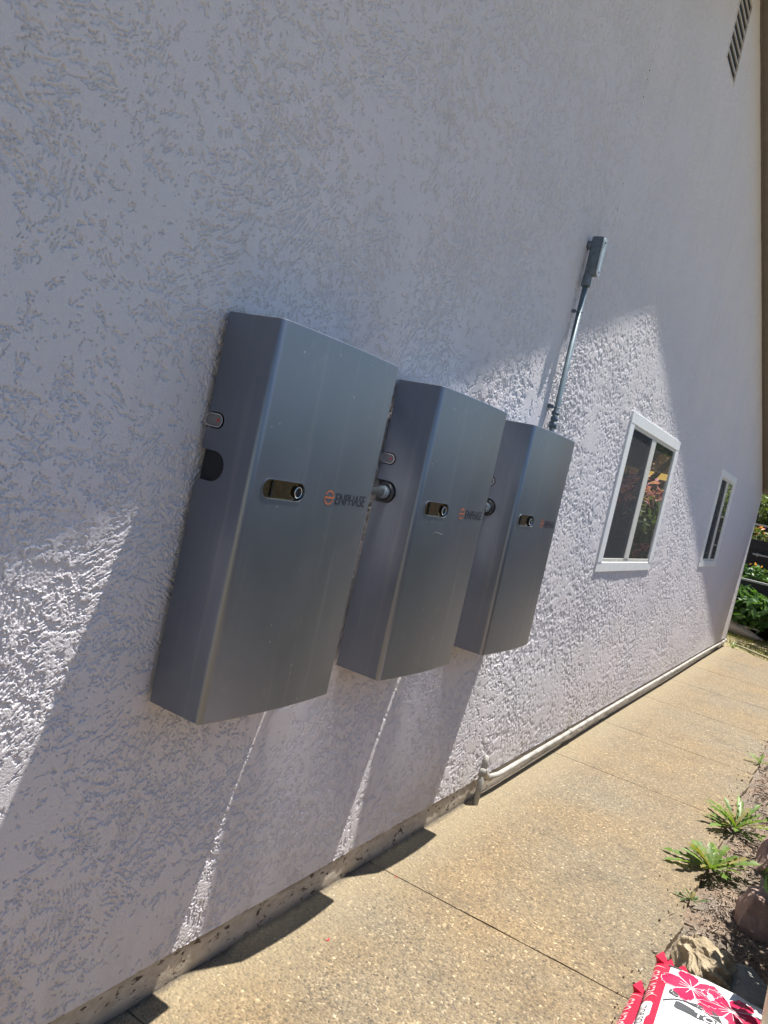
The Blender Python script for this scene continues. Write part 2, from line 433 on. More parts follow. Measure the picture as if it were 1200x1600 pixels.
def xs_far(x0, x1, s0, k):
    out = [x0]
    while out[-1] < x1: out.append(out[-1] + s0 * (1 + (out[-1] - x0) * k))
    out[-1] = x1; return np.array(out)
blocks = [wall_block(np.linspace(XL, .2, 260), np.arange(ZB, 3.5, .012)),
          wall_block(np.arange(.2, 1.45 + .0008, .0016), np.arange(ZB, 3.5, .0017)),
          wall_block(np.arange(1.4495, 2.3 + .0011, .0021), np.arange(ZB, 3.9, .0023)),
          wall_block(np.arange(2.2995, 3.6 + .0014, .0028), np.arange(ZB, 4.7, .0032)),
          wall_block(xs_far(3.6 - .0005, XR, .0040, .16), np.arange(ZB, 5.42, .0056))]
V = []; Q = []; off = 0
for v, q in blocks: V.append(v); Q.append(q + off); off += len(v)
# side walls and the wall's underside lip
ex = []
def quad(a, b, c, d):
    global off
    ex.append(np.array([a, b, c, d], np.float32)); Q.append(np.array([[off, off + 1, off + 2, off + 3]])); off += 4
quad((XR, 0, ZB), (XR, 9, ZB), (XR, 9, zroof(XR)), (XR, 0, zroof(XR)))
quad((XL, 9, ZB), (XL, 0, ZB), (XL, 0, zroof(XL)), (XL, 9, zroof(XL)))
quad((XL, 9, ZB), (XR, 9, ZB), (XR, 9, 2.4), (XL, 9, 2.4))
quad((XL, .0, ZB), (XR, .0, ZB), (XR, .03, ZB), (XL, .03, ZB))
V = np.concatenate(V + ex).astype(np.float32); Q = np.concatenate(Q).astype(np.int32)
me = bpy.data.meshes.new('wall')
me.vertices.add(len(V)); me.vertices.foreach_set('co', V.ravel())
me.loops.add(Q.size); me.loops.foreach_set('vertex_index', Q.ravel())
me.polygons.add(len(Q)); me.polygons.foreach_set('loop_start', np.arange(0, Q.size, 4, dtype=np.int32))
me.polygons.foreach_set('use_smooth', np.ones(len(Q), bool)); me.update(calc_edges=True)
link('wall', me, MS, house)
del V, Q, blocks

# foundation strip below the stucco, slightly set back, with a rough face
xs = np.arange(XL, XR + .01, .03); zs = np.array([-.07, -.01, .01, .03, .05, .07, .09, .115])
X, Z = np.meshgrid(xs, zs)
Y = .006 - .004 * fbm(X * 5, Z * 9, 71, 4)
n = len(xs); vv = np.stack([X, Y, Z], -1).reshape(-1, 3)
ff = [(j * n + i, j * n + i + 1, (j + 1) * n + i + 1, (j + 1) * n + i) for j in range(len(zs) - 1) for i in range(n - 1)]
k = len(vv); vv = np.concatenate([vv, [(XR, .0, -.07), (XR, 9, -.07), (XR, 9, .115), (XR, .0, .115)]]); ff.append((k, k + 1, k + 2, k + 3))
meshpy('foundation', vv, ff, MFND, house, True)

# roof with rake overhang
def prism(bm, prof, y0, y1, mi=0):
    A = [bm.verts.new((x, y0, z)) for x, z in prof]; B = [bm.verts.new((x, y1, z)) for x, z in prof]
    fs = [bm.faces.new(A), bm.faces.new(B[::-1])]
    for i in range(len(prof)):
        j = (i + 1) % len(prof); fs.append(bm.faces.new((A[i], B[i], B[j], A[j])))
    for f in fs: f.material_index = mi
def slope_prof(x0, x1, d0, d1):
    return [(x0, zroof(x0) + d0), (x1, zroof(x1) + d0), (x1, zroof(x1) + d1), (x0, zroof(x0) + d1)]
EA, EB = XL - .3, XR + .12
bm = bmesh.new()
for x0, x1 in ((EA, XP), (XP, EB)): prism(bm, slope_prof(x0, x1, .045, .19), -OV + .03, 9.3)
roof = obj('roof', bm, MROOF, house)
bm = bmesh.new()
for x0, x1 in ((EA, XP), (XP, EB)): prism(bm, slope_prof(x0, x1, 0.0, .042), -OV + .03, -.001)
obj('soffit', bm, MTRIM, roof)
bm = bmesh.new()
for x0, x1 in ((EA - .0, XP), (XP, EB)): prism(bm, slope_prof(x0, x1, -.002, .21), -OV, -OV + .028)
obj('fascia', bm, MTRIM, roof)
bm = bmesh.new()
for x0, x1 in ((XL, XP), (XP, XR)): prism(bm, slope_prof(x0, x1, -.045, -.003), -.014, -.004)
obj('frieze_board', bm, MTRIMD, roof)
# thin white corner bead at the far corner
bm = bmesh.new(); bx(bm, XR - .006, XR + .012, -.008, .02, ZB, zroof(XR) - .1, .003); obj('corner_bead', bm, MWHITE, house)

# windows
def window(rect, ts, m0, m1):
    x0, x1, z0, z1 = rect
    w = bpy.data.objects.new('window', None); C.objects.link(w); w.parent = house; w.location = ((x0 + x1) / 2, 0, z0)
    W_, H_ = x1 - x0, z1 - z0; hx = W_ / 2
    tt, tb = .075, .065
    bm = bmesh.new()
    bx(bm, -hx, hx, -.014, .03, H_ - tt, H_, .003); bx(bm, -hx, hx, -.011, .03, 0, tb, .003)
    bx(bm, -hx, -hx + ts, -.013, .03, tb + .0005, H_ - tt - .0005, .002); bx(bm, hx - ts, hx, -.013, .03, tb + .0005, H_ - tt - .0005, .002)
    obj('frame', bm, MWHITE, w)
    bm = bmesh.new(); bx(bm, -hx + ts, hx - ts, -.006, .05, tb, tb + .026, .002); obj('sill_track', bm, MCREAM, w)
    bm = bmesh.new(); bx(bm, -hx + ts, hx - ts, -.006, .05, H_ - tt - .022, H_ - tt, .002); obj('head_track', bm, MCREAM, w)
    m0 -= (x0 + x1) / 2; m1 -= (x0 + x1) / 2
    bm = bmesh.new(); bx(bm, m0, m1, -.009, .05, tb + .026, H_ - tt - .022, .004); obj('mullion', bm, MCREAM, w)
    bm = bmesh.new(); bx(bm, -hx + ts, m0, -.004, -.003, tb + .026, H_ - tt - .022); obj('insect_screen', bm, MSCREEN, w)
    bm = bmesh.new(); bx(bm, -hx + ts, m0, .004, .008, tb + .026, H_ - tt - .022); obj('pane', bm, MGL, w)
    bm = bmesh.new(); bx(bm, m1, hx - ts, -.004, .0, tb + .026, H_ - tt - .022); obj('pane', bm, MGL, w)
    # the room behind, with a hanging curtain
    bm = bmesh.new()
    a, b, c, d, e = -hx + .01, hx - .01, .051, .9, H_ - .01
    vs = [bm.verts.new(p) for p in ((a, c, .01), (b, c, .01), (b, d, .01), (a, d, .01), (a, c, e), (b, c, e), (b, d, e), (a, d, e))]
    for q in ((0, 1, 2, 3), (4, 7, 6, 5), (2, 6, 7, 3), (0, 3, 7, 4), (1, 5, 6, 2)): bm.faces.new([vs[i] for i in q])
    obj('room', bm, MROOM, w)
    bm = bmesh.new(); prev = None; N = 90
    for i in range(N + 1):
        x = a + .02 + (b - a - .04) * i / N; y = .085 + .016 * math.sin(i * .9) + .008 * math.sin(i * 2.1)
        cur = (bm.verts.new((x, y, .03)), bm.verts.new((x, y, e - .25 - .03 * math.sin(i * .12))))
        if prev: bm.faces.new((prev[0], cur[0], cur[1], prev[1])).smooth = True
        prev = cur
    obj('curtain', bm, MCURT, w)
    return w
window(WIN[0], .105, 5.43, 5.56); window(WIN[1], .13, 9.19, 9.32)

# gable vent
x0, x1, z0, z1 = VENT
v_ = bpy.data.objects.new('gable_vent', None); C.objects.link(v_); v_.parent = house; v_.location = (x0, 0, z0)
bm = bmesh.new(); bx(bm, -.02, x1 - x0 + .02, .008, .02, -.02, z1 - z0 + .02); obj('backing', bm, MVDARK, v_)
bm = bmesh.new()
bx(bm, -.012, .006, -.004, .0075, -.012, z1 - z0); bx(bm, x1 - x0 - .006, x1 - x0 + .012, -.004, .0075, -.012, z1 - z0); bx(bm, .006, x1 - x0 - .006, -.004, .0075, -.012, .003); obj('frame', bm, MS, v_)
for i in range(8):
    z = .0 + .0645 * (i + 1) - .008
    bm = bmesh.new(); bx(bm, .006, x1 - x0 - .006, -.002, .0075, z, z + .009)
    obj('slat', bm, MVENT, v_)

# ------------------------------------------------------------------ battery cabinets
BW, BH, GAP, BD, RC = .546, .98, .020, .170, .016
YF = -(GAP + BD)
def oblong(cx, cz, hw, hh, n=10):            # rounded slot outline in a plane, counter-clockwise
    p = []
    for i in range(n + 1): t_ = -PI / 2 + PI * i / n; p.append((cx + hw - hh + hh * math.cos(t_), cz + hh * math.sin(t_)))
    for i in range(n + 1): t_ = PI / 2 + PI * i / n; p.append((cx - hw + hh + hh * math.cos(t_), cz + hh * math.sin(t_)))
    return p
def fill(bm, loops, to3):
    vl = [[bm.verts.new(to3(a, b)) for a, b in lp] for lp in loops]
    flat = [v for lp in vl for v in lp]
    tri = tessellate_polygon([[Vector((a, b, 0)) for a, b in lp] for lp in loops])
    for t_ in tri:
        try: bm.faces.new([flat[i] for i in t_])
        except ValueError: pass
    return vl
def profile(ins):
    x0, x1, yf, r = ins, BW - ins, YF + ins, max(RC - ins, .002)
    p = [(x0, -GAP)]
    for i in range(9): a = PI / 2 * i / 8; p.append((x0 + r - r * math.cos(a), yf + r - r * math.sin(a)))
    for i in range(9): a = PI / 2 * i / 8; p.append((x1 - r + r * math.sin(a), yf + r - r * math.cos(a)))
    p.append((x1, -GAP)); return p

BOW = .013
def bow_y(x, y):
    k = min(1, max(0, (-y - .12) / .05)); u = (x - BW / 2) / (BW / 2)
    return y - BOW * (1 - u * u) * k
def bow(o):
    for v in o.data.vertices: v.co.y = bow_y(v.co.x, v.co.y)
    o.data.update(); return o

def battery():
    root = thing('battery_cabinet', '', 'battery')
    T, B = BH - .004, .004
    bm = bmesh.new()
    P = profile(0)
    # rounded vertical edges
    for rng in (range(1, 10), range(10, 19)):
        prev = None
        for i in rng:
            cur = (bm.verts.new((P[i][0], P[i][1], B)), bm.verts.new((P[i][0], P[i][1], T)))
            if prev: bm.faces.new((prev[0], cur[0], cur[1], prev[1])).smooth = True
            prev = cur
    # front with the long indicator slot
    slot = oblong(.1215, BH - .395, .079, .0235)
    fill(bm, [[(RC, B), (BW - RC, B), (BW - RC, T), (RC, T)], slot[::-1]], lambda a, b: (a, YF, b))
    # sides with the two notches open to the back
    def notch(zc, hh, ye, n=12):
        yc = ye + hh
        return [(yc - hh * math.sin(PI * i / n), zc + hh * math.cos(PI * i / n)) for i in range(n + 1)]
    side = [(-GAP, T)] + [(-GAP, BH - .263 + .020)] + notch(BH - .263, .020, -.074) + [(-GAP, BH - .263 - .020), (-GAP, BH - .372 + .037)] + notch(BH - .372, .037, -.101) + [(-GAP, BH - .372 - .037), (-GAP, B), (YF + RC, B), (YF + RC, T)]
    for x in (0.0, BW):
        nf = len(bm.faces); fill(bm, [side], lambda a, b: (x, a, b)); bm.faces.ensure_lookup_table()
        if x > 0:
            for f in bm.faces[nf:]: f.material_index = 1  # right side only: reflector finish, added for the sun bands below
    # bevelled top and bottom caps
    for zz, sg in ((BH, 1), (0, -1)):
        rings = [[bm.verts.new((a, b, zz - sg * d)) for a, b in profile(i_)] for i_, d in ((0, .004), (.0012, .0012), (.004, 0))]
        for p, q in zip(rings[:-1], rings[1:]):
            for i in range(len(p) - 1):
                bm.faces.new((p[i], p[i + 1], q[i + 1], q[i])).smooth = True
        bm.faces.new(rings[-1])
    bmesh.ops.remove_doubles(bm, verts=bm.verts, dist=1e-5)
    bmesh.ops.recalc_face_normals(bm, faces=bm.faces)
    for i in range(1, 16):
        bmesh.ops.bisect_plane(bm, geom=bm.verts[:] + bm.edges[:] + bm.faces[:], plane_co=(BW * i / 16, 0, 0), plane_no=(1, 0, 0))
    cover = bow(obj('cover', bm, [MMET, MMET2], root, True)); cover.data.set_sharp_from_angle(angle=math.radians(28))
    cm = cover.data; cn = [Vector(c.vector) for c in cm.corner_normals]
    for pg in cm.polygons:
        if pg.normal.y < -.95 and abs(pg.normal.z) < .05 and RC * .9 < pg.center.x < BW - RC * .9:
            for li in pg.loop_indices:
                xx = cm.vertices[cm.loops[li].vertex_index].co.x; cn[li] = Vector((BOW * 2 * ((xx - BW / 2) / (BW / 2)) / (BW / 2), -1, 0)).normalized()
    cm.normals_split_custom_set(cn)
    # inner body and wall bracket
    bm = bmesh.new(); bx(bm, .012, BW - .012, -.172, -.022, .02, BH - .012); obj('inner_body', bm, MDARK, root)
    bm = bmesh.new(); bx(bm, .06, BW - .06, -.024, .004, .10, BH - .08); obj('wall_bracket', bm, MGREYP, root)
    # indicator slot: smoked plate, light ring, bright lip
    ind = obj('indicator_window', (lambda b: (fill(b, [oblong(.1215, BH - .395, .0785, .0232)], lambda a, c: (a, YF + .012, c)), b)[1])(bmesh.new()), MBRASS, root)
    bm = bmesh.new(); pr = oblong(.1215, BH - .395, .0788, .0233); po = oblong(.1215, BH - .395, .0815, .0260)
    rr = [[bm.verts.new((a, y, b)) for a, b in lp] for lp, y in ((pr, YF + .011), (pr, YF - .0016), (po, YF - .0016), (po, YF + .0005))]
    for p, q in zip(rr[:-1], rr[1:]):
        for i in range(len(p)): bm.faces.new((p[i], p[(i + 1) % len(p)], q[(i + 1) % len(p)], q[i]))
    obj('slot_rim', bm, MMET, ind)
    bm = bmesh.new(); torus(bm, (.183, YF + .005, BH - .396), (0, 1, 0), .0135, .0018); obj('light_ring', bm, MCHROME, ind)
    bm = bmesh.new(); tube(bm, [(.183, YF + .0115, BH - .396), (.183, YF + .006, BH - .396)], .0128, 20); obj('button', bm, MBLACK, ind)
    bm = bmesh.new(); bx(bm, .086, .090, YF + .009, YF + .0118, BH - .416, BH - .375); obj('divider', bm, MBLACK, ind)
    # port plug in the upper notch
    for x, sg in ((.0, 1), (BW, -1)):
        bm = bmesh.new(); pl = oblong(-.040, BH - .263, .027, .0155)
        A = [bm.verts.new((x + sg * .003, a, b)) for a, b in pl]; Bv = [bm.verts.new((x + sg * .014, a, b)) for a, b in pl]
        bm.faces.new(A)
        for i in range(len(pl)): bm.faces.new((A[i], A[(i + 1) % len(pl)], Bv[(i + 1) % len(pl)], Bv[i]))
        plug = obj('port_plug', bm, MGREYP, root)
        bm = bmesh.new(); pi_ = oblong(-.040, BH - .263, .0255, .0140); po = oblong(-.040, BH - .263, .028, .0165)
        A = [bm.verts.new((x + sg * .0005, a, b)) for a, b in pi_]; Bv = [bm.verts.new((x + sg * .0005, a, b)) for a, b in po]; Cv = [bm.verts.new((x + sg * .006, a, b)) for a, b in po]
        for i in range(len(pl)):
            j = (i + 1) % len(pl); bm.faces.new((A[i], A[j], Bv[j], Bv[i])); bm.faces.new((Bv[i], Bv[j], Cv[j], Cv[i]))
        obj('plug_rim', bm, MCHROME, plug)
        if sg == 1:
            bm = bmesh.new(); tube(bm, [(.0028, -.052, BH - .262), (.0015, -.052, BH - .262)], .0035, 10); obj('red_mark', bm, MRED, plug)
    # printed emblem and word on the front
    bm = bmesh.new()
    def arc(c, R0, R1, a0, a1, n=22, sx=1.0):
        pv = None
        for i in range(n + 1):
            a = a0 + (a1 - a0) * i / n
            cu = (bm.verts.new((c[0] + sx * R0 * math.cos(a), YF - .0007, c[1] + R0 * math.sin(a))), bm.verts.new((c[0] + sx * R1 * math.cos(a), YF - .0007, c[1] + R1 * math.sin(a))))
            if pv: bm.faces.new((pv[0], cu[0], cu[1], pv[1]))
            pv = cu
    ec = (.312, BH - .398)
    arc(ec, .0160, .0196, math.radians(2), math.radians(155), sx=1.08); arc(ec, .0160, .0196, math.radians(194), math.radians(346), sx=1.08)
    q = [bm.verts.new((ec[0] + a, YF - .0007, ec[1] + b)) for a, b in ((-.0215, -.0022), (.0225, -.0022), (.0225, .0022), (-.0215, .0022))]; bm.faces.new(q)
    obj('emblem', bm, MORANGE, root)
    tv, tf = text_mesh('ENPHASE', .162, .031)
    meshpy('word_mark', [(.345 + a, YF - .0007, BH - .4145 + b) for a, b in tv], tf, MPRINT, root)
    for ch in root.children:
        if ch.name.split('.')[0] not in ('cover', 'inner_body', 'wall_bracket', 'port_plug'):
            bow(ch)
            for g in ch.children: bow(g)
    return root

def text_mesh(s, width, height, bold=0.0):
    cu = bpy.data.curves.new('lettering', 'FONT'); cu.body = s; cu.size = 1.0; cu.fill_mode = 'FRONT'; cu.offset = bold
    o = bpy.data.objects.new('lettering', cu); C.objects.link(o)
    dg = bpy.context.evaluated_depsgraph_get(); me = bpy.data.meshes.new_from_object(o.evaluated_get(dg))
    v = np.array([p.co[:2] for p in me.vertices]); f = [tuple(p.vertices) for p in me.polygons]
    bpy.data.objects.remove(o); bpy.data.curves.remove(cu); bpy.data.meshes.remove(me)
    v -= v.min(0); v *= np.array([width, height]) / v.max(0)
    return v.tolist(), f

BX = [1.0203, 1.8533, 2.6983]; ZB0 = .925
LB = ['nearest and largest grey metal battery cabinet, with an empty dark side slot',
      'middle grey metal battery cabinet of the three, with a pale scratch below its slot',
      'farthest grey metal battery cabinet, under the tall grey conduit and beside the larger window']
b0 = battery()
for i, x in enumerate(BX):
    o = b0 if i == 0 else copy_tree(b0)
    o.location = (x, 0, ZB0); tag(o, LB[i], 'battery', 'battery cabinets mounted on the stucco wall')
    bats = (bats if i else []) + [o]
# scratch on the middle cabinet
bm = bmesh.new(); pv = None
for i in range(9):
    t_ = i / 8; x = .12 + .085 * t_; z = BH - .485 + .018 * t_ + .008 * math.sin(t_ * 5); w = .0012 + .0018 * math.sin(PI * t_) * (1 + .5 * math.sin(i * 2.7))
    cu = (bm.verts.new((x, YF - .0006, z - w)), bm.verts.new((x, YF - .0006, z + w)))
    if pv: bm.faces.new((pv[0], cu[0], cu[1], pv[1]))
    pv = cu
bow(obj('scratch', bm, plain('scuffed_metal', (.30, .31, .33), .5, .7, .3, 300), bats[1]))

# link conduits between cabinets
for i in (0, 1):
    xa, xb = BX[i] + BW, BX[i + 1]; z = ZB0 + BH - .374; y = -.062
    o = thing('link_conduit', 'short grey pipe with black locknut joining the %s cabinets' % ('nearest and middle' if i == 0 else 'middle and farthest'), 'pipe', (xa, y, z), 'short pipes between the battery cabinets')
    L = xb - xa
    bm = bmesh.new(); tube(bm, [(-.02, 0, 0), (L + .02, 0, 0)], .0128, 20); obj('pipe', bm, plain('galvanised_pipe', (.34, .35, .37), .35, .9) if i == 0 else bpy.data.materials['galvanised_pipe'], o)
    for x, sg in ((0, 1), (L, -1)):
        bm = bmesh.new(); torus(bm, (x + sg * .003, 0, 0), (1, 0, 0), .0275, .0075, 28, 10); obj('locknut', bm, MBLACK, o)
        bm = bmesh.new(); tube(bm, [(x + sg * .002, 0, 0), (x + sg * .022, 0, 0), (x + sg * .022, 0, 0), (x + sg * .030, 0, 0)], [.0225, .0225, .0185, .0185], 8)
        obj('hub', bm, MCONDD, o)

# vertical conduit with fittings
CX, CY = 3.312, -.036
cd = thing('conduit_run', 'tall thin grey conduit rising up the wall above the farthest cabinet to a cast fitting', 'conduit', (CX, CY, 0))
bm = bmesh.new()
pts = [(0, 0, 2.66), (0, 0, 1.60)] + [(-.06 * (1 - math.cos(a)), -.026 * (1 - math.cos(a)), 1.60 - .07 * math.sin(a)) for a in [PI / 2 * k / 6 for k in range(1, 7)]] + [(-.10, -.026, 1.53)]
tube(bm, pts, .0130, 18); obj('pipe', bm, MCOND, cd)
# LB fitting: body, hub, back outlet, cover plate
bm = bmesh.new(); bx(bm, -.021, .021, -.042, .016, 2.695, 2.882, .010); body = obj('fitting_body', bm, MCONDD, cd, True)
bm = bmesh.new(); tube(bm, [(0, 0, 2.645), (0, 0, 2.66), (0, 0, 2.69), (0, -.004, 2.715)], [.0215, .0225, .0215, .0205], 18); obj('fitting_hub', bm, MCONDD, cd)
bm = bmesh.new(); tube(bm, [(0, .01, 2.84), (0, .04, 2.84)], .021, 16); obj('back_outlet', bm, MCONDD, cd)
bm = bmesh.new(); pl = oblong(0, 0, .090, .0215)
A = [bm.verts.new((b, -.0485, 2.788 + a)) for a, b in pl]; Bv = [bm.verts.new((b, -.042, 2.788 + a)) for a, b in pl]
bm.faces.new(A)
for i in range(len(pl)): j = (i + 1) % len(pl); bm.faces.new((A[i], A[j], Bv[j], Bv[i]))
cp = obj('cover_plate', bm, MCONDL, cd)
bm = bmesh.new(); pa = oblong(0, 0, .068, .0125); pb = oblong(0, 0, .071, .015)
A = [bm.verts.new((b, -.0492, 2.788 + a)) for a, b in pa]; Bv = [bm.verts.new((b, -.0492, 2.788 + a)) for a, b in pb]
for i in range(len(pa)): j = (i + 1) % len(pa); bm.faces.new((A[i], A[j], Bv[j], Bv[i]))
obj('plate_groove', bm, MCONDD, cp)
for z in (2.715, 2.857):
    bm = bmesh.new(); tube(bm, [(0, -.048, z), (0, -.052, z)], .005, 10); obj('screw', bm, MCONDD, cp)
for z0, z1, r in ((1.955, 1.985, .021), (1.99, 2.01, .0185), (2.02, 2.035, .020)):
    bm = bmesh.new(); tube(bm, [(0, 0, z0), (0, 0, z1)], r, 10); obj('coupling', bm, MCONDD, cd)
for z in (2.055, 2.52):
    bm = bmesh.new(); torus(bm, (0, 0, z), (0, 0, 1), .0155, .0022, 18, 6); bx(bm, -.046 if z < 2.2 else -.018, -.014, .012, .032, z - .009, z + .009, .002); obj('strap', bm, MCONDD, cd)

# white plastic pipe along the foot of the wall
pp = thing('drain_pipe', 'long white plastic pipe lying along the foot of the wall below the windows', 'pipe', (3.47, -.03, 0))
bm = bmesh.new()
tube(bm, [(.10, .006, .115)] + [(x - 3.47, .006 + .003 * math.sin(x * 1.3), .092 + .003 * math.sin(x * .9)) for x in np.linspace(3.75, 12.5, 60)], .0140, 14); obj('pipe', bm, MPVC, pp)
for x in (1.55, 4.6, 7.4):
    bm = bmesh.new(); tube(bm, [(x, .006 + .003 * math.sin((x + 3.47) * 1.3), .092 + .003 * math.sin((x + 3.47) * .9)), (x + .07, .006 + .003 * math.sin((x + 3.54) * 1.3), .092 + .003 * math.sin((x + 3.54) * .9))], .0172, 14); obj('coupling', bm, MPVC, pp)
bm = bmesh.new(); tube(bm, [(0, -.008, -.02), (.006, -.006, .10), (.012, -.002, .175)], .0150, 14); obj('riser', bm, MPVC, pp)
bm = bmesh.new(); tube(bm, [(.010, -.002, .150), (.012, -.002, .178), (.03, .0, .180), (.06, .004, .150), (.115, .006, .118)], [.0185, .019, .019, .019, .0185], 14); obj('elbow', bm, MPVC, pp)
bm = bmesh.new(); tube(bm, [(.022, 0, .165), (.034, .002, .225), (.038, .004, .245), (.040, .005, .252)], [.017, .0175, .013, .006], 12); obj('cap', bm, MPVC, pp)
bm = bmesh.new(); tube(bm, [(12.5 - 3.47, .006, .09), (12.58 - 3.47, .006, .092), (12.62 - 3.47, .006, .10)], [.020, .020, .015], 12); obj('end_cap', bm, MPVC, pp)

# ------------------------------------------------------------------ soil bags
MBAGW = plain('white_bag_film', (.74, .75, .75), .35, 0, .04, 14, .25)
MBAGR = plain('red_bag_film', (.48, .014, .045), .35, 0, .10, 14, .25)
MPINK = plain('pink_print', (.50, .008, .06), .4, 0, .06, 20)
MBAGK = plain('charcoal_bag_print', (.055, .058, .062), .4, 0, .1, 20)
MBAGL = plain('white_print', (.80, .76, .77), .4, 0, .03, 20)
MBAGP = plain('pale_red_print', (.80, .40, .42), .4, 0, .05, 20)
MGREYL = plain('grey_line_print', (.42, .43, .45), .45, 0, .05)

class Bag:
    def __init__(s, x0, x1, cy, hw, zc, ht, tilt=0.0):
        s.x0, s.x1, s.cy, s.hw, s.zc, s.ht, s.tilt = x0, x1, cy, hw, zc, ht, tilt
    def e(s, x):
        u = (2 * x - s.x0 - s.x1) / (s.x1 - s.x0); return max(.10, (1 - min(1, abs(u)) ** 7) ** .5)
    def cyx(s, x): return s.cy + s.tilt * (x - s.x1)
    def wob(s, x, y): return .0035 * math.sin(17 * x + 3 * y) * math.sin(14 * y + 1) + .0022 * math.sin(41 * x + 23 * y) + .0035 * (abs(math.sin(19 * x - 26 * y + 1.3 * math.sin(11 * y))) - .6)
    EY, EZ = .55, .72
    def top(s, x, y, up=0.0):
        k = min(.999, abs(y - s.cyx(x)) / s.hw) ** (1 / s.EY); sn = math.sqrt(max(0, 1 - k * k))
        return s.zc + s.ht * s.e(x) * sn ** s.EZ + s.wob(x, y) * sn + up
    def side(s, x, w, out=0.0):                    # w runs -1..1 from the outer edge up to the white face
        a = math.radians(22 + 30 * w); c, sn = math.cos(a), math.sin(a)
        y = s.cyx(x) + s.hw * c ** s.EY; z = s.zc + s.ht * s.e(x) * math.copysign(abs(sn) ** s.EZ, sn)
        return (x, y + out * c, z + out * .8 + s.wob(x, y) * max(sn, 0))
    def body(s, name, parent):
        bm = bmesh.new(); N, K = 46, 96; rings = []
        for i in range(N + 1):
            x = s.x0 + (s.x1 - s.x0) * (.5 - .5 * math.cos(PI * i / N)); r = []
            for k in range(K):
                a = 2 * PI * k / K; c, sn = math.cos(a), math.sin(a)
                y = s.cyx(x) + s.hw * math.copysign(abs(c) ** s.EY, c); z = s.zc + s.ht * s.e(x) * math.copysign(abs(sn) ** s.EZ, sn)
                z += s.wob(x, y) * (abs(sn) if sn > 0 else 0)
                r.append(bm.verts.new((x, y, z)))
            rings.append(r)
        for i in range(N):
            for k in range(K):
                f = bm.faces.new((rings[i][k], rings[i][(k + 1) % K], rings[i + 1][(k + 1) % K], rings[i + 1][k])); f.smooth = True
                a = 2 * PI * (k + .5) / K
                f.material_index = 1 if math.cos(a) > .61 else 0
        for r in (rings[0], rings[-1]): bm.faces.new(r)
        return obj(name, bm, [MBAGW, MBAGR], parent)

def decal(name, polys, fn, mat, parent, rings=4):
    v = []; f = []
    for poly in polys:
        c = np.mean(poly, 0); base = len(v); n = len(poly)
        for r in range(1, rings + 1):
            for p in poly: v.append(fn(*(c + (np.array(p) - c) * r / rings)))
        v.append(fn(*c)); ci = len(v) - 1
        for i in range(n):
            j = (i + 1) % n; f.append((ci, base + i, base + j))
            for r in range(rings - 1): f.append((base + r * n + i, base + (r + 1) * n + i, base + (r + 1) * n + j, base + r * n + j))
    return meshpy(name, v, f, mat, parent, True)
def strips(name, lines, w, fn, mat, parent):
    v = []; f = []
    for ln in lines:
        ln = np.array(ln, float); n = len(ln); b = len(v)
        for i in range(n):
            d = ln[min(i + 1, n - 1)] - ln[max(i - 1, 0)]; d /= np.hypot(*d) + 1e-9; nn = np.array([-d[1], d[0]]) * w / 2
            v.append(fn(*(ln[i] - nn))); v.append(fn(*(ln[i] + nn)))
        for i in range(n - 1): f.append((b + 2 * i, b + 2 * i + 1, b + 2 * i + 3, b + 2 * i + 2))
    return meshpy(name, v, f, mat, parent, True)

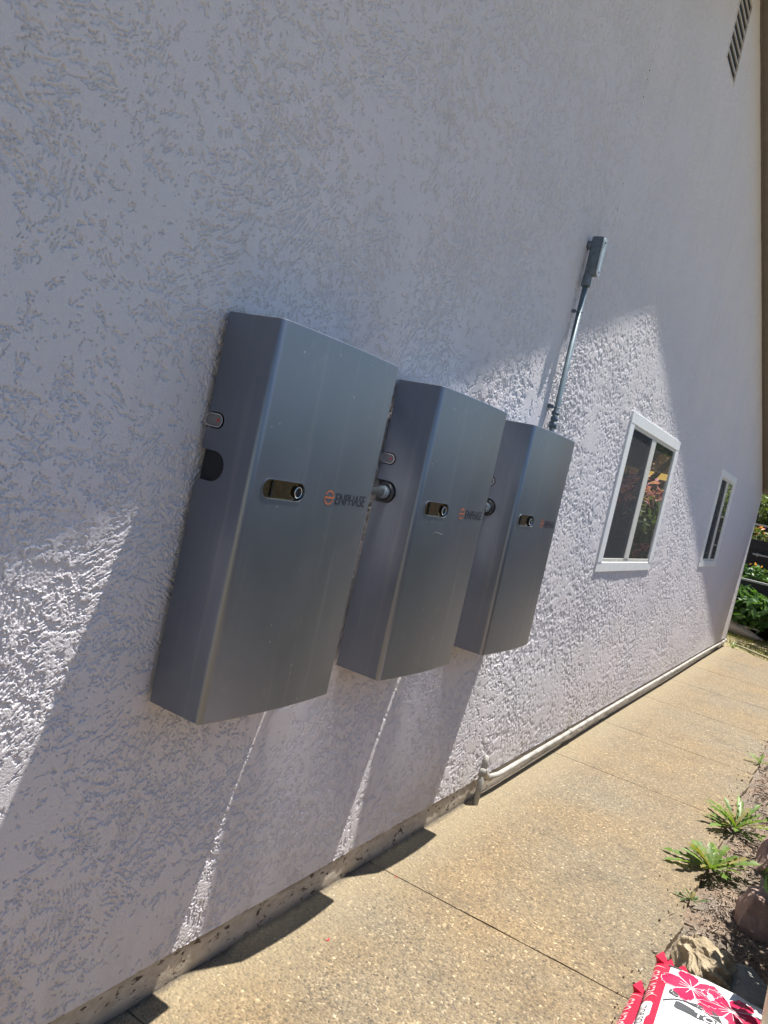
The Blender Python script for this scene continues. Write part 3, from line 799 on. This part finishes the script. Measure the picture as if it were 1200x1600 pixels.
def make_bag(label, B, full):
    r = thing('soil_bag', label, 'bag', (0, 0, 0), 'bags of top soil stacked beside the path')
    B.body('bag_film', r)
    sd_ = lambda x, w: B.side(x, w, .0014)
    tp = lambda x, y: (x, y, B.top(x, y, .0014))
    tp2 = lambda x, y: (x, y, B.top(x, y, .0022))
    # gathered red corner and flat end seam
    bm = bmesh.new(); ye = B.cyx(B.x1)
    for k, (dy, dx, zz) in enumerate(((.0, .045, .035), (-.03, .05, .02), (-.075, .030, .03))):
        a = [bm.verts.new(p) for p in ((B.x1 - .03, ye + B.hw + .004 + dy, B.zc + zz), (B.x1 - .035, ye + B.hw - .05 + dy, B.zc + zz - .015), (B.x1 + dx, ye + B.hw - .01 + dy, B.zc + zz - .01), (B.x1 - .03, ye + B.hw - .02 + dy, B.zc - .03))]
        bm.faces.new((a[0], a[2], a[1])); bm.faces.new((a[0], a[3], a[2])); bm.faces.new((a[1], a[2], a[3])); bm.faces.new((a[0], a[1], a[3]))
    obj('gathered_corner', bm, MBAGR, r)
    # spine panel: flourish, word, white cartouche with lettering
    x = B.x1 - .085
    tv, tf = text_mesh('GROWERS', .165, 1.0, .012)
    meshpy('spine_word', [sd_(x - .02 - a, -.55 + b * 1.05) for a, b in tv], tf, MBAGP, r)
    sw = [[(x + .002 - .018 * math.sin(PI * t_ / 10) * -1, -.8 + 1.6 * t_ / 10) for t_ in range(11)][::-1],
          [(x - .196 - .012 * math.sin(2 * PI * t_ / 10), -.8 + 1.6 * t_ / 10) for t_ in range(11)]]
    vs = []; fs = []
    for ln in sw:
        k = len(vs)
        for i, (px, pw) in enumerate(ln):
            t_ = .0035 * math.sin(PI * (i + .6) / 11.2); vs += [sd_(px - t_, pw), sd_(px + t_, pw)]
        for i in range(len(ln) - 1): fs.append((k + 2 * i, k + 2 * i + 1, k + 2 * i + 3, k + 2 * i + 2))
    h_ = len(vs) // 2; meshpy('spine_flourish', vs[:h_], fs[:len(fs) // 2], MBAGP, r, True); meshpy('spine_flourish', vs[h_:], [tuple(q - h_ for q in f) for f in fs[len(fs) // 2:]], MBAGP, r, True)
    xa, xb = x - .225, x - .42
    decal('spine_panel', [[(xb + (xa - xb) * u, v_) for u, v_ in ([(.06, -.65), (.94, -.65), (.985, -.5), (1.0, 0), (.985, .5), (.94, .65), (.06, .65), (.015, .5), (0, 0), (.015, -.5)])]], sd_, MBAGL, r, 6)
    tv, tf = text_mesh('TOP SOIL', .125, 1.0)
    meshpy('spine_lettering', [B.side(xa - .03 - a, -.34 + b * .72, .0026) for a, b in tv], tf, MBAGK, r)
    if not full: return r
    # front print: two blossoms, stalk with leaves, dark band with words, outlined panel
    def blossom(cx, cy, R, a0, n=5):
        P = []; O = []; S_ = []
        for k in range(n):
            a = a0 + 2 * PI * k / n; L = []; 
            for i in range(21):
                t_ = i / 20; w = (t_ - .5) * 2; ang = a + w * .66
                rr = R * (.16 + .84 * math.sin(PI * min(1, max(0, t_))) ** .42) * (1 + .05 * math.sin(i * 2.4) + .04 * math.sin(k * 3 + i * 1.1))
                if i in (0, 20): rr = R * .10
                L.append((cx + rr * math.cos(ang), cy + rr * math.sin(ang)))
            P.append(L); O.append(L + [L[0]])
            for q in ((-.2, .2) if k % 2 else (0,)):
                S_.append([(cx + R * s_ * math.cos(a + q * (1 - .3 * s_)), cy + R * s_ * math.sin(a + q * (1 - .3 * s_))) for s_ in (.08, .20, .32, .42 - .1 * abs(q))])
        return P, O, S_
    P1, O1, S1 = blossom(2.375, -1.268, .098, .35); P2, O2, S2 = blossom(2.345, -1.392, .108, .9)
    ok = lambda L: [(min(a, B.x1 - .012), min(max(b, B.cyx(a) - B.hw + .012), B.cyx(a) + B.hw - .03)) for a, b in L]
    decal('printed_blossom', [ok(p) for p in P2 + P1], tp, MPINK, r, 3)
    strips('blossom_outline', [ok(p) for p in O1 + O2] + [ok(p) for p in S1 + S2], .0014, tp2, MBAGL, r)
    def leafp(a, b, w):
        a, b = np.array(a), np.array(b); d = b - a; n_ = np.array([-d[1], d[0]])
        return [tuple(a + d * t_ + n_ * w * math.sin(PI * t_)) for t_ in np.linspace(0, 1, 12)] + [tuple(a + d * t_ - n_ * w * math.sin(PI * t_)) for t_ in np.linspace(1, 0, 12)[1:-1]]
    decal('printed_leaf', [leafp((2.272, -1.240), (2.315, -1.214), .30), leafp((2.276, -1.262), (2.292, -1.335), .10), leafp((2.282, -1.312), (2.262, -1.425), .13), leafp((2.300, -1.33), (2.272, -1.40), .10)], tp, MBAGK, r, 3)
    strips('printed_stalk', [[(2.228 + .045 * t_ + .02 * math.sin(PI * t_), -1.206 - .11 * t_) for t_ in np.linspace(0, 1, 12)]], .005, tp2, MBAGK, r)
    band = [(2.250, -1.245), (2.254, -1.238)] + [(2.254, y) for y in np.linspace(-1.26, -1.50, 14)] + [(2.214, y) for y in np.linspace(-1.50, -1.25, 14)] + [(2.216, -1.240)]
    vs = []; fs = []
    for i, y in enumerate(np.linspace(-1.240, -1.505, 30)):
        for xx in (2.214 + (.006 if i == 0 else 0), 2.234, 2.254 - (.006 if i == 0 else 0)): vs.append(tp(xx, y))
        if i: k = 3 * i; fs += [(k - 3, k, k + 1, k - 2), (k - 2, k + 1, k + 2, k - 1)]
    meshpy('title_band', vs, fs, MBAGK, r, True)
    tv, tf = text_mesh('TOP SOIL', .185, .030, .012)
    meshpy('title_lettering', [tp2(2.220 + b, -1.298 - a) for a, b in tv], tf, MBAGL, r)
    strips('panel_outline', [[(2.05, -1.262), (2.12, -1.262), (2.195, -1.262)], [(2.195, y) for y in np.linspace(-1.262, -1.50, 16)]], .0018, tp2, MGREYL, r)
    strips('end_tag', [[(2.478, y) for y in np.linspace(-1.178, -1.222, 6)]], .018, lambda a, b: tp2(a, b), MBAGK, r)
    return r
make_bag('lower top soil bag of the stack, pinned under the other, only its red spine showing', Bag(1.72, 2.455, -1.300, .205, .052, .052), False)
make_bag('upper white and red top soil bag with pink blossoms printed on it', Bag(1.78, 2.520, -1.340, .205, .150, .050, .06), True)

# beige bucket standing on the bags at the right edge
bk = thing('bucket', 'tall beige plastic bucket standing on the soil bags at the right edge', 'bucket', (2.13, -1.578, .205))
MBEIGE = plain('beige_plastic', (.46, .40, .26), .45, 0, .08, 8)
bm = bmesh.new()
prof = [(.0, .0), (.095, .0), (.104, .012), (.122, .36), (.128, .362), (.128, .375), (.120, .377), (.100, .02), (.0, .018)]
K = 40; rg = [[bm.verts.new((r_ * math.cos(2 * PI * k / K), r_ * math.sin(2 * PI * k / K), z)) for k in range(K)] if r_ > 0 else [bm.verts.new((0, 0, z))] for r_, z in prof]
for p, q in zip(rg[:-1], rg[1:]):
    for k in range(K):
        l = [p[k % len(p)], p[(k + 1) % len(p)], q[(k + 1) % len(q)], q[k % len(q)]]; l = list(dict.fromkeys(l)); bm.faces.new(l).smooth = True
obj('bucket_shell', bm, MBEIGE, bk)
bm = bmesh.new(); tube(bm, [(.124 * math.cos(a), .124 * math.sin(a), .35 - .16 * math.sin((a - 2.2) / 1.2 * PI / 2.617 * 1.0) if False else .33) for a in np.linspace(.2, PI - .2, 20)], .003, 8); obj('handle', bm, MCHROME, bk)

# ------------------------------------------------------------------ stones
def stone(name, label, loc, size, seed, mat, rot=0, rough=.10, cuts=13, flat=.0, group=None, tilt=(0, 0)):
    bm = bmesh.new(); bmesh.ops.create_cube(bm, size=1.0)
    bmesh.ops.subdivide_edges(bm, edges=bm.edges, cuts=cuts, use_grid_fill=True)
    r_ = random.Random(seed); planes = [(Vector((r_.uniform(-1, 1), r_.uniform(-1, 1), r_.uniform(-.4, 1))).normalized(), r_.uniform(.42, .56)) for _ in range(9)]
    for v in bm.verts:
        p = v.co.copy(); p = p.lerp(p.normalized() * .62, .35)
        for nrm, d in planes:
            k = p.dot(nrm) - d
            if k > 0: p -= nrm * k
        s_ = 5.0; nz = float(fbm(np.array([p.x * s_ + p.z * 4.1 + seed]), np.array([p.y * s_ - p.z * 3.3]), seed % 7 + 80, 4)[0])
        p += p.normalized() * nz * rough * .5
        v.co = Vector((p.x * size[0], p.y * size[1], p.z * size[2]))
    o = obj(name, bm, mat, None, False); o.location = loc; o.rotation_euler = (tilt[0], tilt[1], rot)
    return tag(o, label, name.replace('_', ' ').split()[-1], group)
def m_stone(name, a, b, sc=9):
    t = NT(name); n = t.noise(sc, 6, None, .7); f = t.noise(sc * 9, 4)
    t.bump(t.math('ADD', n, t.math('MULTIPLY', f, .4)), .7, .015)
    return t.set(t.mix(t.math('MULTIPLY', f, .5), t.ramp(n, [(.3, a), (.7, b)]), tuple(x * .6 for x in a)), .9)
MRSTONE = m_stone('reddish_stone', (.30, .195, .16), (.46, .34, .29)); MTSTONE = m_stone('tan_stone', (.28, .215, .13), (.52, .44, .31), 14); MGSTONE = m_stone('grey_stone', (.20, .20, .19), (.30, .30, .28))
stone('edging_stone', 'reddish brown edging stone beside the nearer leafy weed, half in shade', (3.54, -1.415, .050), (.26, .22, .20), 3, MRSTONE, .15, .05, group='reddish stones edging the soil bed')
stone('edging_stone', 'reddish brown edging stone beside the farther leafy weed at the right edge', (4.34, -1.44, .080), (.42, .24, .26), 11, MRSTONE, -.1, .05, group='reddish stones edging the soil bed')
stone('edging_stone', 'reddish brown edging stone farthest along the soil bed', (5.25, -1.50, .07), (.42, .25, .22), 17, MRSTONE, .2, .05, group='reddish stones edging the soil bed')
stone('broken_rock', 'rough tan broken rock behind the white soil bag', (2.84, -1.265, .055), (.30, .22, .18), 23, MTSTONE, .5, .13, 16)
stone('paving_stone', 'flat grey paving stone in the shade behind the white soil bag', (2.82, -1.415, .05), (.30, .16, .12), 29, MGSTONE, .15, .03)
stone('edging_stone', 'low grey brown stone in shade between the two reddish ones', (3.92, -1.47, .03), (.26, .20, .14), 31, MGSTONE, .4, .08)

# loose wood chips, twigs and pebbles on the soil
def chips():
    r_ = np.random.RandomState(12); v = []; f = []; n = 5200
    t = NT('wood_chip'); 
    for i in range(n):
        x = 2.3 + r_.rand() ** 1.5 * 6.5; y = -1.13 - abs(r_.randn()) * .22 - r_.rand() * .1
        if r_.rand() < .025: y = -1.12 + abs(r_.randn()) * .05
        z = float(soil_h(np.array([x]), np.array([y]))[0]) - .008 if y < -1.12 else .001
        L = .005 + r_.rand() ** 4 * .045; w = .0018 + r_.rand() * .005; h = .001 + r_.rand() * .004
        a = r_.rand() * PI; ti = (r_.rand() - .5) * .7
        d = np.array([math.cos(a) * math.cos(ti), math.sin(a) * math.cos(ti), math.sin(ti)]); s_ = np.array([-math.sin(a), math.cos(a), 0]); u = np.array([0, 0, 1.])
        c = np.array([x, y, z + h + abs(math.sin(ti)) * L * .4]); b = len(v)
        for sx, sy, sz in ((-1, -1, -1), (1, -.7, -1), (1, .7, -1), (-1, 1, -1), (-.8, -.6, 1), (.9, -.5, 1), (.8, .6, 1), (-.9, .7, 1)):
            v.append(c + d * sx * L / 2 + s_ * sy * w / 2 + u * sz * h)
        f += [(b + 0, b + 1, b + 5, b + 4), (b + 1, b + 2, b + 6, b + 5), (b + 2, b + 3, b + 7, b + 6), (b + 3, b, b + 4, b + 7), (b + 4, b + 5, b + 6, b + 7)]
    nn = t.vor(45); c = t.ramp(nn.outputs['Color'], [(0., (.09, .068, .05)), (.25, (.22, .17, .13)), (.6, (.32, .255, .20)), (.85, (.42, .35, .28)), (1., (.56, .50, .43))])
    o = meshpy('mulch', v, f, t.set(c, .9)); return tag(o, 'scattered wood chips, twigs and pebbles on the dry soil bed', 'mulch', kind='stuff')
chips()

# small dry litter on the path
def litter():
    r_ = np.random.RandomState(4)
    MR = plain('dry_red_petal', (.42, .03, .035), .6)
    for (x, y, s_) in ((1.912, -.188, .009), (2.478, -.131, .007)):
        bm = bmesh.new(); 
        vs = [bm.verts.new((x + s_ * math.cos(a) * (1 + .4 * math.sin(3 * a)), y + .6 * s_ * math.sin(a), .0015 + .002 * math.cos(2 * a))) for a in np.linspace(0, 2 * PI, 10)[:-1]]
        c = bm.verts.new((x, y, .005))
        for i in range(9): bm.faces.new((vs[i], vs[(i + 1) % 9], c))
        o = obj('fallen_petal', bm, MR); tag(o, 'tiny red petal lying on the path %s' % ('near the shadow of the middle cabinet' if x < 2.2 else 'right beside the cross joint'), 'petal', 'red petals fallen on the path')
litter()

# ------------------------------------------------------------------ plants
MWEED = m_leaf('weed_leaf', (.085, .155, .026), (.19, .28, .055), .42, 20)
MWEED2 = m_leaf('dark_weed_leaf', (.04, .08, .02), (.09, .15, .04), .5, 20)
MDRYL = m_leaf('dry_weed_leaf', (.20, .19, .05), (.30, .24, .09), .6, 20)
MSHRUB = m_leaf('shrub_leaf', (.030, .065, .018), (.085, .14, .040), .45, 6)
MSQUASH = m_leaf('squash_leaf', (.040, .10, .028), (.11, .20, .06), .35, 5)
MOLIVE = m_leaf('olive_leaf', (.07, .11, .03), (.16, .20, .07), .45, 5)
MSTEM = plain('plant_stem', (.12, .10, .055), .8)
MPETP = m_leaf('pink_petal', (.55, .20, .27), (.72, .36, .42), .5, 9)
MPETO = m_leaf('orange_petal', (.60, .16, .05), (.72, .34, .12), .5, 9)
MPETW = m_leaf('white_petal', (.70, .70, .66), (.80, .80, .76), .5, 9)

def lobed_leaf(V_, F_, base, az, L, W_, rise, droop, seed):
    r_ = random.Random(seed); n = 16; b = len(V_)
    d = Vector((math.cos(az), math.sin(az), 0)); s_ = Vector((-math.sin(az), math.cos(az), 0))
    for i in range(n + 1):
        t_ = i / n
        w = W_ * (.10 + .90 * (t_ ** .9) * (1 - t_ ** 6) * (1.25 if t_ > .55 else .95)) * (1.0 if i % 3 else .30 + .25 * r_.random())
        if i == n: w = .001
        p = Vector(base) + d * (L * t_ * math.cos(rise * (1 - .5 * t_))) + Vector((0, 0, L * (math.sin(rise) * t_ - droop * t_ * t_)))
        p.z = max(p.z, .006 + .004 * r_.random())
        tw = .35 * math.sin(seed + 3 * t_)
        off_ = Vector((0, 0, .35 * w)) 
        V_ += [p + s_ * w * math.cos(tw) + off_ + Vector((0, 0, w * math.sin(tw))), p, p - s_ * w * math.cos(tw) + off_ - Vector((0, 0, w * math.sin(tw) * .6))]
    for i in range(n):
        k = b + 3 * i; F_ += [(k, k + 1, k + 4, k + 3), (k + 1, k + 2, k + 5, k + 4)]

def weed(label, loc, leaves, L, seed, mat=MWEED, wid=.022):
    r_ = random.Random(seed); Vv = []; Ff = []
    for i in range(leaves):
        az = 2 * PI * i / leaves * 2.4 + r_.uniform(-.3, .3); inner = i / leaves
        rise = .22 + .85 * inner + r_.uniform(-.2, .25); l = L * (1 - .45 * inner) * r_.uniform(.5, 1.15)
        lobed_leaf(Vv, Ff, (r_.uniform(-.01, .01), r_.uniform(-.01, .01), .002), az, l, wid * r_.uniform(.8, 1.2), rise, .22 * (1 - inner) + .05, r_.randint(0, 999))
    o = meshpy('weed', Vv, Ff, [mat, MDRYL], None, True); o.location = loc
    for k, pg in enumerate(o.data.polygons):
        if (k // 32) % 6 == 1: pg.material_index = 1
    return tag(o, label, 'weed', 'weeds growing along the path edge')
weed('broad leafy green weed rosette nearest the viewer among the large ones', (3.92, -1.14, 0), 34, .26, 5, MWEED, .023)
weed('spiky upright green weed rosette farther along, beside the second reddish stone', (4.66, -1.165, 0), 38, .30, 8, MWEED, .018)
weed('small bright green weed sprouting far along the path edge', (6.33, -1.13, 0), 10, .14, 3, MWEED, .014)
weed('tiny dark green weed tuft nearest to the soil bags', (3.47, -1.125, 0), 16, .075, 4, MWEED2, .010)
weed('small green weed at the far corner of the house wall', (12.66, -.12, 0), 12, .13, 14, MWEED, .02)

def cloud(name, parent, mat, blobs, n, size, seed, drop=.25, keep=None):
    r_ = np.random.RandomState(seed); v = []; f = []
    wts = np.array([b[3] * b[4] * b[5] for b in blobs]); wts = wts / wts.sum()
    for i in range(n):
        bl = blobs[r_.choice(len(blobs), p=wts)]
        d = r_.randn(3); d /= np.linalg.norm(d); rad = (.45 + .55 * r_.rand() ** .5) * (1 + .22 * math.sin(5 * d[0] + seed) * math.cos(4 * d[1] + 6 * d[2]))
        c = np.array(bl[:3]) + d * np.array(bl[3:6]) * rad
        if c[2] < .03: continue
        s_ = size * (.55 + .8 * r_.rand())
        nrm = d * .55 + r_.randn(3) * .5 + np.array([0, 0, .55]); nrm /= np.linalg.norm(nrm)
        a = np.cross(nrm, r_.randn(3)); a /= np.linalg.norm(a) + 1e-9; b = np.cross(nrm, a)
        a = a - np.array([0, 0, drop]); k = len(v)
        v += [c - a * s_ * .55, c + b * s_ * .30 + nrm * s_ * .06, c + a * s_ * .6 - nrm * s_ * .1, c - b * s_ * .30 + nrm * s_ * .06]
        f += [(k, k + 1, k + 2), (k, k + 2, k + 3)]
    return meshpy(name, v, f, mat, parent, False)
def stems(parent, tops, r0=.012):
    bm = bmesh.new(); r_ = random.Random(len(tops))
    for tx, ty, tz in tops:
        tube(bm, [(r_.uniform(-.05, .05), r_.uniform(-.05, .05), -.02), (tx * .5 + r_.uniform(-.04, .04), ty * .5, tz * .5), (tx, ty, tz)], [r0, r0 * .7, r0 * .35], 7)
    return obj('stem', bm, MSTEM, parent)
def shrub(name, label, cat, loc, blobs, n, size, mat, seed, flowers=None, group=None):
    r = thing(name, label, cat, loc, group)
    stems(r, [(b[0], b[1], b[2]) for b in blobs], .014)
    cloud('foliage', r, mat, blobs, n, size, seed)
    if flowers: cloud('blossoms', r, flowers[0], [(b[0], b[1], b[2] + b[5] * flowers[3], b[3] * .95, b[4] * .95, b[5] * .75) for b in blobs], flowers[1], flowers[2], seed + 50)
    return r

# shrubs on the soil bed to the right (their shade falls on the stones; they show in the glass)
shrub('flowering_shrub', 'bushy green shrub overhanging the stones beyond the right edge', 'shrub', (3.75, -1.92, 0), [(-.55, .10, .75, .50, .46, .30), (.05, .05, .85, .55, .46, .34), (.7, .05, .75, .50, .46, .30), (-.95, .12, .65, .4, .42, .26)], 9000, .070, MSHRUB, 2, None, 'shrubs along the soil bed')
shrub('flowering_shrub', 'tall pink flowering shrub mirrored in the larger window', 'shrub', (12.9, -2.25, 0), [(-.8, .1, 1.40, .7, .55, .45), (.3, .2, 1.55, .9, .55, .45), (1.5, .1, 1.40, .8, .55, .45), (-.2, .1, .75, .8, .5, .45), (1.0, .1, .65, .8, .5, .45)], 3400, .17, MOLIVE, 6, (MPETP, 800, .14, .95), 'shrubs along the soil bed')
shrub('leafy_shrub', 'green shrub mirrored in the far window', 'shrub', (17.5, -2.4, 0), [(0, 0, 1.2, 1.3, .6, .9), (1.5, .1, 1.6, 1.1, .6, 1.0)], 3000, .18, MOLIVE, 9, None, 'shrubs along the soil bed')

# ------------------------------------------------------------------ boundary fence on the right (shows only in reflections)
MFENCE = m_wood('pale_fence_board', (.40, .42, .46), (.50, .52, .56))
MFENCED = m_wood('dark_stained_board', (.016, .014, .015), (.035, .030, .030))
MRAIL = m_wood('grey_weathered_rail', (.30, .29, .28), (.46, .45, .44))
MFENCEB = m_wood('brown_fence_board', (.14, .085, .055), (.24, .155, .10))
def board_fence(label, P0, P1, h, mat, step=.142, post=2.4):
    P0, P1 = Vector(P0), Vector(P1); L = (P1 - P0).length; ang = math.atan2((P1 - P0).y, (P1 - P0).x)
    r = thing('board_fence', label, 'fence', P0); r.rotation_euler = (0, 0, ang)
    bm = bmesh.new(); r_ = random.Random(int(L * 10)); x = 0
    while x < L:
        bx(bm, x, min(L, x + step - .006), -.009 + r_.uniform(-.003, .003), .009, .04, h + r_.uniform(-.012, .012)); x += step
    obj('boards', bm, mat, r)
    for z in (.3, h - .25):
        bm = bmesh.new(); bx(bm, 0, L, .011, .05, z, z + .09); obj('rail', bm, mat, r)
    x = 0
    while x <= L:
        bm = bmesh.new(); bx(bm, x, x + .09, .052, .142, -.05, h + .05); obj('post', bm, mat, r); x += post
    return r
board_fence('long pale grey painted board fence along the far side of the soil bed', (-3, -3.35, 0), (19.5, -3.35, 0), 1.85, MFENCE)

# peach garden umbrella reflected at the top of the larger window
um = thing('garden_umbrella', 'peach garden umbrella standing behind the pink shrub', 'umbrella', (16.2, -2.9, 0))
bm = bmesh.new(); N = 8; tip = bm.verts.new((0, 0, 3.08)); rr = []
for k in range(N * 4):
    a = 2 * PI * k / (N * 4); s_ = 1 - .05 * abs(math.sin(a * N / 2)); rr.append([bm.verts.new((1.55 * q * s_ * math.cos(a), 1.55 * q * s_ * math.sin(a), 3.08 - .62 * q ** 1.6)) for q in (.25, .5, .75, 1.0)] )
for k in range(N * 4):
    p, q = rr[k], rr[(k + 1) % (N * 4)]; bm.faces.new((tip, p[0], q[0])).smooth = True
    for i in range(3): bm.faces.new((p[i], p[i + 1], q[i + 1], q[i])).smooth = True
obj('canopy', bm, m_leaf('peach_canvas', (.60, .38, .25), (.66, .43, .30), .8, 20), um)
bm = bmesh.new(); tube(bm, [(0, 0, 0), (0, 0, 3.04)], .022, 12); obj('pole', bm, MCOND, um)

# ------------------------------------------------------------------ back garden beyond the far corner
def raised_bed(label, x0, x1, y0, y1, z0, z1, rail=True):
    r = thing('raised_bed', label, 'planter', ((x0 + x1) / 2, (y0 + y1) / 2, 0), 'dark raised beds stepping up the back garden')
    ax, ay = (x1 - x0) / 2, (y1 - y0) / 2
    bm = bmesh.new(); nb = max(2, int((z1 - z0) / .19)); 
    for i in range(nb):
        a = z0 + (z1 - z0) * i / nb; b = z0 + (z1 - z0) * (i + 1) / nb - .008
        bx(bm, -ax, -ax + .04, -ay, ay, a, b, .003); bx(bm, -ax + .041, ax, -ay, -ay + .04, a, b, .003); bx(bm, -ax + .041, ax, ay - .04, ay, a, b, .003)
    obj('boards', bm, MFENCED, r)
    bm = bmesh.new(); bx(bm, -ax + .042, ax - .002, -ay + .042, ay - .042, max(z0, 0) - .05, z1 - .06); obj('soil', bm, MSOIL, r)
    if rail:
        bm = bmesh.new(); bx(bm, -ax - .03, -ax + .06, -ay - .03, ay + .03, z1, z1 + .035, .004); obj('cap_rail', bm, MRAIL, r)
    return r
raised_bed('lowest dark raised bed behind the broad leafy plants, with a pale grey cap rail', 15.15, 16.25, -4, 4, 0, .90)
raised_bed('middle dark raised bed wall behind the orange flowers', 16.3, 17.5, -4, 4, 0, 1.66, False)
raised_bed('topmost dark raised bed, with a pale cap rail', 17.55, 19.2, -4, 4, 0, 1.93)
board_fence('tall brown wooden fence at the very back of the garden', (19.6, 4.5, 0), (19.6, -5, 0), 4.6, MFENCEB)
# thin pale rail fixed on the middle wall
o = thing('pale_rail', 'thin pale rail fixed across the dark middle bed wall', 'rail', (16.27, -.9, 1.37))
bm = bmesh.new(); bx(bm, -.02, .02, -1.6, 1.18, -.012, .02, .003); obj('bar', bm, MRAIL, o)
for y in (-1.5, .2, 1.1):
    bm = bmesh.new(); bx(bm, .0205, .034, y - .02, y + .02, -.03, .03); obj('bracket', bm, MRAIL, o)
rr_ = random.Random(41)
for i, (y, h) in enumerate(((-1.5, .62), (-.75, .72), (-.12, .78), (.45, .70), (1.2, .75))):
    shrub('squash_plant', ['broad leaved green plant farthest right in the low bed front', 'broad leaved green plant right of the pale log', 'broad leaved green plant right behind the pale log', 'broad leaved green plant tucked behind the house corner', 'broad leaved green plant hidden behind the house'][i], 'plant', (14.72, y, 0),
          [(0, 0, h * .55, .36, .40, h * .40), (.1, .12, h * .85, .22, .26, h * .18)], 360, .21, MSQUASH, 60 + i, None, 'broad leaved plants in front of the raised beds')
for i, y in enumerate((-1.1, -.35, .12, .5, 1.1)):
    shrub('potted_flower', ['leafy flower plant at the right end of the lowest bed', 'white flowered leafy plant behind the pale cap rail', 'leafy plant with orange blooms behind the pale cap rail', 'white bloomed plant next to the house corner behind the cap rail', 'leafy plant on the lowest bed hidden behind the house'][i], 'plant', (15.6, y, .84), [(0, 0, .16, .24, .24, .18)], 200, .11, MSQUASH, 80 + i, ((MPETW, MPETW, MPETO, MPETW, MPETO)[i], 9, .06, .6), 'flowering plants on the lowest bed')
for i, y in enumerate((-.7, -.1, .35, .9)):
    shrub('orange_flower', ['orange flowers at the right end of the middle bed', 'orange flowers in the middle bed at the right edge of view', 'orange and green flower clump next to the house corner on the middle bed', 'orange flowers on the middle bed hidden behind the house'][i], 'plant', (16.75, y, 1.6), [(0, 0, .12, .30, .30, .16)], 160, .09, MOLIVE, 90 + i, (MPETO, 22, .08, .5), 'orange flowers on the middle bed')
for i, (y, s_) in enumerate(((-1.0, .5), (-.1, .55), (.7, .6), (1.5, .5))):
    shrub('hedge_shrub', ['sunlit olive green shrub at the right end of the topmost bed', 'sunlit olive green shrub on the topmost bed at the edge of view', 'sunlit olive green shrub on the topmost bed against the house corner', 'olive green shrub on the topmost bed hidden by the house'][i], 'shrub', (18.2, y, 1.87), [(0, 0, .35, .5, .55, .45), (.1, .2, .62, .35, .35, .3)], 900, .11, MOLIVE, 100 + i, None, 'olive shrubs on the topmost bed')
# log on the grass
lg = thing('pale_log', 'pale weathered log lying on the grass in front of the broad leaved plants', 'log', (14.6, .12, .10))
bm = bmesh.new(); tube(bm, [(.10, .42, .02), (.02, .18, .03), (-.02, -.05, .0), (-.05, -.32, -.05), (-.06, -.5, -.085)], [.10, .11, .095, .06, .02], 14)
for v in bm.verts: v.co += v.co.normalized() * .02 * math.sin(v.co.x * 40 + v.co.y * 17 + v.co.z * 31)
obj('trunk', bm, m_wood('driftwood', (.34, .29, .24), (.56, .50, .43), .85, (20, 2, 20)), lg)
bm = bmesh.new(); tube(bm, [(.0, -.12, .05), (-.06, -.3, .075), (-.10, -.42, .06)], [.035, .022, .006], 8); obj('branch', bm, bpy.data.materials['driftwood'], lg)
# rubber hose curving along the end of the path
bm = bmesh.new(); tube(bm, [(12.98, -.12, .012), (12.93, -.243, .014), (12.70, -.449, .014), (12.52, -.638, .014), (12.2, -.95, .012), (11.8, -1.35, .012), (11.3, -1.9, .02)], .016, 10)
tag(obj('garden_hose', bm, plain('tan_hose', (.34, .31, .20), .5, 0, .2, 20)), 'tan garden hose curving along the far end of the path', 'hose')
# a leafy tree behind the far bed throws dappled shade on the grass
tr = thing('garden_tree', 'leafy tree standing in the back garden out of view to the right', 'tree', (15.3, -2.6, 0))
bm = bmesh.new(); tube(bm, [(0, 0, -.05), (.05, .03, 1.2), (.0, .2, 2.4), (.1, .5, 3.4)], [.13, .11, .085, .04], 12); tube(bm, [(.02, .1, 1.9), (-.3, .7, 2.7), (-.4, 1.1, 3.2)], [.07, .05, .02], 9); obj('trunk', bm, MSTEM, tr)
cloud('crown', tr, MOLIVE, [(.0, .6, 3.5, 1.2, 1.0, .7), (-.5, 1.3, 3.4, .9, .8, .55), (.7, -.3, 3.3, .9, .8, .6)], 2600, .17, 130)
# short dry grass on the lawn near the corner
def grass():
    r_ = np.random.RandomState(77); v = []; f = []
    for i in range(9000):
        x = 12.3 + r_.rand() * 2.8; y = -1.6 + r_.rand() * 2.9
        if x < 12.95 + .9 * (y + .12): continue
        z = .02 * float(0) - .02; h = .03 + r_.rand() * .06; a = r_.rand() * PI; w = .004; k = len(v); lx, ly = (r_.rand() - .5) * .06, (r_.rand() - .5) * .06
        v += [(x - w * math.cos(a), y - w * math.sin(a), z), (x + w * math.cos(a), y + w * math.sin(a), z), (x + lx, y + ly, z + h)]; f.append((k, k + 1, k + 2))
    o = meshpy('grass', v, f, m_leaf('dry_grass_blade', (.20, .17, .07), (.15, .18, .06), .6, 2)); tag(o, 'short dry grass beyond the end of the path', 'grass', kind='stuff')
grass()
